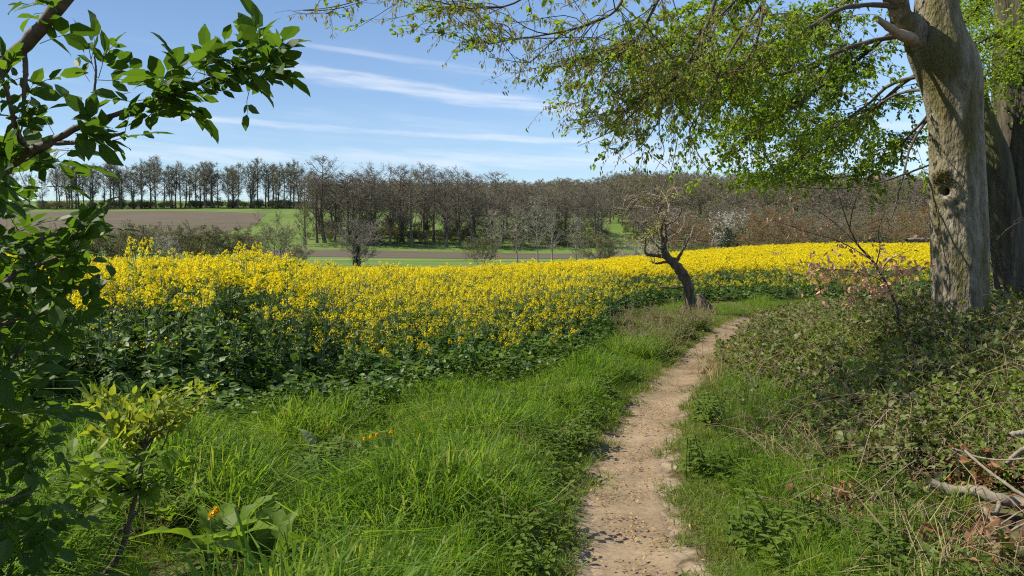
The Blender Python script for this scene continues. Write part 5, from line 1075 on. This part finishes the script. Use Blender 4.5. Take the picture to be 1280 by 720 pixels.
# bare low twigs by the trunks
o = thing('bare_bush', 'leafless dark twiggy bush between the beech and the gnarled trunks', 'bush', (gx(1262, 11), 11, float(g(gx(1262, 11), 11)))); bb = np.array(o.location); b = MB(); rr = np.random.default_rng(91)
for sp_ in ([(1262, 430, 11), (1250, 330, 10.8), (1232, 310, 10.6), (1222, 330, 10.5)], [(1262, 430, 11), (1256, 380, 10.8), (1245, 345, 10.6), (1236, 315, 10.6), (1262, 285, 10.5), (1290, 270, 10.4)], [(1265, 430, 11), (1275, 380, 10.8), (1262, 355, 10.7), (1244, 325, 10.6), (1226, 318, 10.6)], [(1262, 430, 11), (1270, 400, 10.6), (1250, 380, 10.4), (1238, 372, 10.3)]):
    p = resample(np.array([at(*q) - bb for q in sp_]), 20); b.tube(p, np.linspace(.012, .003, 20), 5)
    for _ in range(8):
        s0 = p[rr.integers(5, 20)]; b.tube(curve_pts(s0, s0 + rr.normal(size=3) * .16, 5, .1, rr), np.linspace(.004, .0015, 5), 3, cap=False)
b.build('twigs', MAT['twig'], o)
# leafy bushes behind the trunks
for px, d, s_, lab in ((1258, 17.5, 1.0, 'dark leafy bush filling the gap behind the gnarled trunk'), (1300, 15.5, 1.1, 'leafy bush at the very picture edge behind the gnarled tree')):
    x = gx(px, d); o = thing('understory_bush', lab, 'bush', (x, d, float(g(x, d)))); b, st_ = MB(), MB(); rr = np.random.default_rng(px)
    for _ in range(26):
        a = rr.uniform(0, 6.28); e = np.array([math.cos(a) * rr.uniform(.2, 1.1), math.sin(a) * rr.uniform(.2, .9), rr.uniform(.5, 2.6)]) * s_; q = curve_pts((0, 0, -.05), e, 6, .08, rr); st_.tube(q, np.linspace(.014, .003, 6), 4, cap=False)
        n = 55; t = rr.uniform(.3, 1.05, n); c = np.stack([np.interp(t * 5, range(6), q[:, k_]) for k_ in range(3)], 1) + rr.normal(size=(n, 3)) * .12
        b.stamps(L8, F8, c, rand_dirs(n, 0, .8, rr), rand_dirs(n, 1, 1, rr), rr.uniform(.04, .075, n), 0, 1.4)
    st_.build('stems', MAT['twig'], o); b.build('foliage', MAT['herb'], o)

# ------------------------------------------------------------------ copper-leaved beech sapling
d0 = 9.0; sbx = gx(1124, d0); sb = np.array([sbx, d0, float(g(sbx, d0))]); o = thing('beech_sapling', 'slender beech sapling with copper dead leaves in front of the yellow field', 'sapling', tuple(sb)); rr = np.random.default_rng(101)
main = build_limb(o, 'stem', [np.array([0, 0, -.05])] + [at(*q) - sb for q in ((1122, 392, 9), (1108, 355, 8.95), (1090, 325, 8.9), (1074, 308, 8.85), (1062, 285, 8.8), (1054, 262, 8.8), (1046, 235, 8.8))], [.022, .019, .016, .014, .012, .009, .006, .003], MAT['branch'], 7, 36, .15, 7)
bs = [[(1108, 355, 8.95), (1090, 345, 8.7), (1060, 338, 8.5), (1020, 335, 8.3), (985, 330, 8.2)], [(1115, 372, 8.98), (1105, 362, 9.2), (1085, 358, 9.4), (1060, 356, 9.5), (1040, 350, 9.6)], [(1090, 325, 8.9), (1050, 302, 8.7), (1010, 290, 8.5), (970, 276, 8.4)],
      [(1074, 308, 8.85), (1045, 280, 9.1), (1010, 255, 9.3), (985, 240, 9.4)], [(1062, 285, 8.8), (1066, 262, 8.6), (1074, 240, 8.5), (1080, 225, 8.4)], [(1100, 340, 8.9), (1112, 325, 9.1), (1125, 318, 9.3), (1140, 312, 9.4)], [(1112, 365, 8.95), (1098, 366, 8.7), (1075, 372, 8.5), (1055, 382, 8.4)],
      [(1095, 332, 8.9), (1100, 310, 8.7), (1098, 290, 8.5), (1104, 270, 8.4)], [(1104, 348, 8.9), (1128, 342, 8.6), (1150, 338, 8.4)]]
tw, lf = MB(), MB()
for i, q in enumerate(bs):
    p = build_limb(o, 'branch', [at(*w_) - sb for w_ in q], [.008, .006, .004, .002], MAT['branch'], 5, 16, .1, 30 + i)
    for _ in range(9):
        s0 = p[rr.integers(3, 16)]; e = s0 + unit(rr.normal(size=3) * [1, 1, .5] + [-.4, 0, 0]) * rr.uniform(.12, .4); c = curve_pts(s0, e, 5, .06, rr); tw.tube(c, np.linspace(.003, .001, 5), 3, cap=False)
        pxs, pys = [], []
        pr = e + sb - CAM; py_ = 360 - FPX * (pr[1] * math.sin(PITCH) + pr[2] * math.cos(PITCH)) / (pr[1] * math.cos(PITCH) - pr[2] * math.sin(PITCH))
        n = rr.integers(4, 10) if 318 < py_ < 372 else (rr.integers(1, 4) if py_ < 400 else 0)
        if n: lf.stamps(L8, F8, c[rr.integers(1, 5, n)] + rr.normal(size=(n, 3)) * .02, unit(rr.normal(size=(n, 3)) * .6 + [0, 0, -.8]), rr.normal(size=(n, 3)), rr.uniform(.05, .085, n), 0, 1.2)
n = 260; c = np.array([at(px, py, 8.6) - sb for px, py in zip(rr.normal(1068, 36, n), rr.normal(344, 15, n))]) + rr.normal(size=(n, 3)) * [.02, .25, .02]
lf.stamps(L8, F8, c, unit(rr.normal(size=(n, 3)) * .6 + [0, 0, -.8]), rr.normal(size=(n, 3)), rr.uniform(.045, .075, n), 0, 1.2)
tw.build('twigs', MAT['twig'], o); lf.build('dead_foliage', MAT['copper'], o)

# ------------------------------------------------------------------ elder on the left, close to the camera
eb = np.array([-1.75, 2.05, float(g(-1.75, 2.05))]); o = thing('elder_shrub', 'dark elder shrub with paired leaflets reaching in over the left of the picture', 'shrub', tuple(eb)); rr = np.random.default_rng(111)
def el_(spec, ra, name='branch', n=None): return build_limb(o, name, [at(*q) - eb for q in spec], ra, MAT['elder_bark'], 9, n or 28, .12, int(spec[-1][0] + 500))
root = eb * 0 + [0, 0, -.1]
def stem_to(spec, ra, name='stem'): return build_limb(o, name, [root, root + [0, 0, .35]] + [at(*q) - eb for q in spec], ra, MAT['elder_bark'], 9, 36, .10, int(spec[-1][0] + 900))
S1 = stem_to([(-120, 330, 2.0), (-60, 262, 2.0), (0, 213, 2.0), (35, 192, 1.98), (62, 179, 1.95)], [.03, .03, .024, .02, .017, .014, .011])
S2 = stem_to([(-150, 250, 1.95), (-60, 150, 1.92), (0, 88, 1.9), (42, 45, 1.86), (85, -6, 1.82), (140, -80, 1.78)], [.03, .03, .025, .021, .018, .016, .015, .012])
S3 = stem_to([(-140, 500, 2.1), (-60, 420, 2.1), (10, 350, 2.1), (50, 300, 2.1), (85, 291, 2.1)], [.026, .025, .016, .012, .009, .006, .004])
S4 = stem_to([(-130, 620, 2.2), (-40, 540, 2.3), (-5, 480, 2.4), (30, 430, 2.4)], [.024, .022, .014, .01, .007, .004])
B1 = el_([(62, 179, 1.95), (100, 158, 1.93), (140, 145, 1.9), (185, 130, 1.88), (222, 118, 1.86), (262, 98, 1.84), (300, 88, 1.82), (335, 86, 1.8)], [.009, .0075, .0065, .0055, .0048, .004, .003, .002])
B2 = el_([(62, 179, 1.95), (100, 178, 1.92), (132, 172, 1.9), (148, 168, 1.9), (156, 165, 1.9)], [.007, .0055, .0045, .0035, .0025])
B3 = el_([(30, 55, 1.88), (32, 90, 1.88), (30, 120, 1.88), (28, 150, 1.88)], [.006, .006, .005, .003])
B4 = el_([(110, 152, 1.92), (117, 120, 1.9), (120, 90, 1.9), (118, 70, 1.9)], [.0035, .003, .0026, .0018])
B5 = el_([(35, 192, 1.98), (20, 160, 1.9), (10, 120, 1.86), (-10, 60, 1.84)], [.008, .006, .005, .003])
B6 = el_([(20, 340, 2.1), (50, 330, 2.05), (80, 318, 2.0), (110, 302, 1.98)], [.006, .005, .004, .002])
B7 = el_([(-40, 440, 2.1), (-5, 410, 2.0), (25, 398, 2.0), (60, 388, 2.0)], [.008, .006, .004, .002])
B8 = el_([(-60, 420, 2.1), (-20, 330, 2.2), (-5, 270, 2.25), (20, 230, 2.25)], [.008, .006, .004, .002])
B9 = el_([(-40, 540, 2.3), (-10, 560, 2.2), (20, 545, 2.2), (50, 530, 2.2)], [.008, .006, .004, .002])
B10 = el_([(-100, 640, 2.2), (-30, 640, 2.1), (10, 625, 2.1), (50, 612, 2.1)], [.008, .006, .004, .002])
def compound(seed, npairs=2, Ls=.062):
    rr = np.random.default_rng(seed); b = MB(); L = .035 + .045 * npairs; rach = np.array([(0, 0, 0), (L * .5, 0, .006), (L, 0, -.004)]); b.tube(rach, [.0014, .0012, .0008], 3, cap=False)
    T = [(0, 0, 0), (.22, .17, .05), (.22, 0, 0), (.22, -.17, .05), (.6, .19, .04), (.6, 0, -.03), (.6, -.19, .04), (.85, .08, -.03), (.85, -.08, -.03), (1, 0, -.12)]
    F = [(0, 2, 1), (0, 3, 2), (1, 2, 5), (1, 5, 4), (2, 3, 6), (2, 6, 5), (4, 5, 7), (5, 6, 8), (5, 8, 7), (7, 8, 9)]
    O_l, D_l, S_l = [], [], []
    for k in range(npairs):
        for s_ in (-1, 1):
            O_l.append((L * (k + 1) / (npairs + .6), 0, 0)); D_l.append((.75 + .2 * rr.normal(), s_ * .8, rr.normal() * .2 - .15)); S_l.append(Ls * rr.uniform(.75, 1.05))
    O_l.append((L, 0, 0)); D_l.append((1, rr.normal() * .15, -.2 + rr.normal() * .15)); S_l.append(Ls * 1.15)
    nn = len(O_l); b.stamps(T, F, np.array(O_l), np.array(D_l), np.array([[0, 0, 1.]] * nn) + rr.normal(size=(nn, 3)) * .3, np.array(S_l), 0, 1.35)
    return b.mesh('elder_leaf', MAT['elder'])
EL = [compound(i, 2, .07 + .006 * i) for i in range(5)] + [compound(10 + i, 1, .048 + .008 * i) for i in range(3)]
ELfull = [compound(20 + i, 2, .068) for i in range(4)]
count = 0
def leaves_on(line, n, size=1.0, t0=.2, spread=.02, upw=.2, small=.35):
    global count
    for _ in range(n):
        u = rr.uniform(t0, 1) * (len(line) - 1); j = min(int(u), len(line) - 2); c = line[j] + (line[j + 1] - line[j]) * (u - j); ax = unit(line[j + 1] - line[j])
        d = unit(ax * .5 + rr.normal(size=3) * [.8, .8, .6] + [0, 0, upw]); L = link('leaf', EL[5 + rr.integers(0, 3)] if rr.random() < small else EL[rr.integers(0, 5)], o); count += 1
        L.location = c + rr.normal(size=3) * spread; L.rotation_mode = 'QUATERNION'
        yv = unit(np.cross(unit(np.array([0, 0, 1.]) + rr.normal(size=3) * .5), d)); zv = np.cross(d, yv)
        import mathutils
        L.rotation_quaternion = mathutils.Matrix((d, yv, zv)).transposed().to_quaternion(); L.scale = (size * rr.uniform(.55, 1.2),) * 3
leaves_on(B1, 52, .72, .38, .02, .2); leaves_on(B1[20:], 16, .74, .2, .018, .15); leaves_on(B1[:14], 10, .7, .1, .025, .2)
leaves_on(B2, 8, .7, .3, .012, .1); leaves_on(B3, 8, .7, .2, .02, .1); leaves_on(B4, 7, .75, .4, .008, .6, .6); leaves_on(B5, 14, .8, .1, .03, .1); leaves_on(S1[22:], 18, .8, 0, .03, .1)
leaves_on(S2[24:], 6, .9, 0, .02, .1); leaves_on(B6, 24, .82, .1, .04, 0); leaves_on(B7, 26, .82, .1, .05, 0); leaves_on(B8, 30, .8, .1, .05, 0); leaves_on(S3[16:], 26, .82, 0, .05, 0); leaves_on(S4[16:], 18, 1.0, 0, .06, 0); leaves_on(B9, 12, 1.0, .1, .06, 0); leaves_on(B10, 10, 1.0, .1, .06, 0)
print('elder leaves', count)
# the rest of the elder's leafage, deeper in and out to the left
n = 470; P_ = []
for _ in range(n):
    q = rr.random(); px = rr.uniform(-330, 60); py = rr.uniform(200, 760); lim = np.interp(py, [190, 260, 330, 400, 450, 560, 760], [-10, 10, 55, 45, 15, 60, 60]); 
    if px > lim: px = lim - rr.uniform(0, 160)
    P_.append(at(px, py, rr.uniform(1.9, 2.75)) - eb)
w = scatter('foliage', np.array(P_), np.stack([rr.normal(size=n) * .6, rr.normal(size=n) * .6 + .2, rr.uniform(0, 6.28, n)], 1), rr.uniform(.8, 1.2, n), rr.integers(0, 4, n), ELfull, o); w['kind'] = 'stuff'

ob = np.array([-4.35, 4.9, float(g(-4.35, 4.9))]); o = thing('shading_elder_bush', 'mostly unseen elder bush past the left picture edge, added to shade the near ground', 'shrub', tuple(ob)); P_ = []; b = MB()  # added mostly out of view so its shade falls on the lower left ground
for _ in range(16):
    a = rr.uniform(0, 6.28); e = np.array([math.cos(a) * rr.uniform(.3, .95), math.sin(a) * rr.uniform(.3, 1.3), rr.uniform(.7, 2.5)]); q = curve_pts((0, 0, -.05), e, 10, .07, rr); b.tube(q, np.linspace(.02, .004, 10), 5, cap=False)
    m_ = 40; P_.append(q[rr.integers(3, 10, m_)] + rr.normal(size=(m_, 3)) * .16)
b.build('stems', MAT['elder_bark'], o); P_ = np.concatenate(P_); n = len(P_)
w = scatter('foliage', P_, np.stack([rr.normal(size=n) * .6, rr.normal(size=n) * .6 + .2, rr.uniform(0, 6.28, n)], 1), rr.uniform(.8, 1.25, n), rr.integers(0, 4, n), ELfull, o); w['kind'] = 'stuff'
# ------------------------------------------------------------------ young yellow-green shrub in front of the crop
d0 = 3.35; x = gx(128, d0); yb = np.array([x, d0, float(g(x, d0))]); o = thing('young_shrub', 'young yellow green shrub on a forked stem lit up before the dark crop', 'shrub', tuple(yb)); rr = np.random.default_rng(121)
st1 = build_limb(o, 'stem', [at(118, 740, 3.35) - yb, at(150, 690, 3.35) - yb, at(165, 640, 3.35) - yb, at(175, 590, 3.35) - yb, at(182, 555, 3.35) - yb], [.016, .014, .011, .009, .007], MAT['elder_bark'], 8, 20, .12, 2)
st2 = build_limb(o, 'stem', [at(112, 740, 3.3) - yb, at(140, 680, 3.3) - yb, at(172, 640, 3.3) - yb, at(174, 620, 3.3) - yb], [.006, .006, .005, .003], MAT['elder_bark'], 6, 16, .1, 3)
lf, tw, dk = MB(), MB(), MB()
ends = [(110, 500), (130, 485), (150, 500), (135, 525), (165, 520), (190, 505), (205, 490), (225, 488), (245, 482), (262, 486), (230, 505), (210, 515), (185, 530), (118, 545), (150, 545), (255, 500), (200, 530), (240, 512), (170, 495)]
for i, (px, py) in enumerate(ends):
    e = at(px, py, 3.35 + rr.normal() * .12) - yb; q = curve_pts(st1[-1 - rr.integers(0, 4)], e, 8, .06, rr, -.03); tw.tube(q, np.linspace(.005, .0015, 8), 4, cap=False)
    n = 26; t = rr.uniform(.45, 1.06, n); c = np.stack([np.interp(t * 7, range(8), q[:, k_]) for k_ in range(3)], 1) + rr.normal(size=(n, 3)) * .018
    lf.stamps(L8, F8, c, unit(rr.normal(size=(n, 3)) * .7 + unit(q[-1] - q[-2]) * .6 + [0, 0, .25]), rand_dirs(n, 1.2, 1, rr), rr.uniform(.032, .058, n) * (1.3 if px < 170 else 1), 0, 1.15)
for px, py in ((100, 590), (120, 610), (140, 600), (60, 600), (80, 570), (190, 600), (155, 585), (70, 640), (100, 560), (125, 575), (40, 660), (200, 570), (215, 590), (85, 610), (110, 650)):
    e = at(px, py, 3.2 + rr.normal() * .15) - yb; q = curve_pts(st1[12], e, 8, .06, rr, .03); tw.tube(q, np.linspace(.004, .0015, 8), 4, cap=False)
    n = 15; c = q[rr.integers(3, 8, n)] + rr.normal(size=(n, 3)) * .03; dk.stamps(L8, F8, c, rand_dirs(n, .1, .6, rr), rand_dirs(n, 1.5, 1, rr), rr.uniform(.06, .095, n), 0, 1.2)
tw.build('twigs', MAT['elder_bark'], o); lf.build('foliage', MAT['privet'], o); dk.build('lower_foliage', MAT['dock'], o)
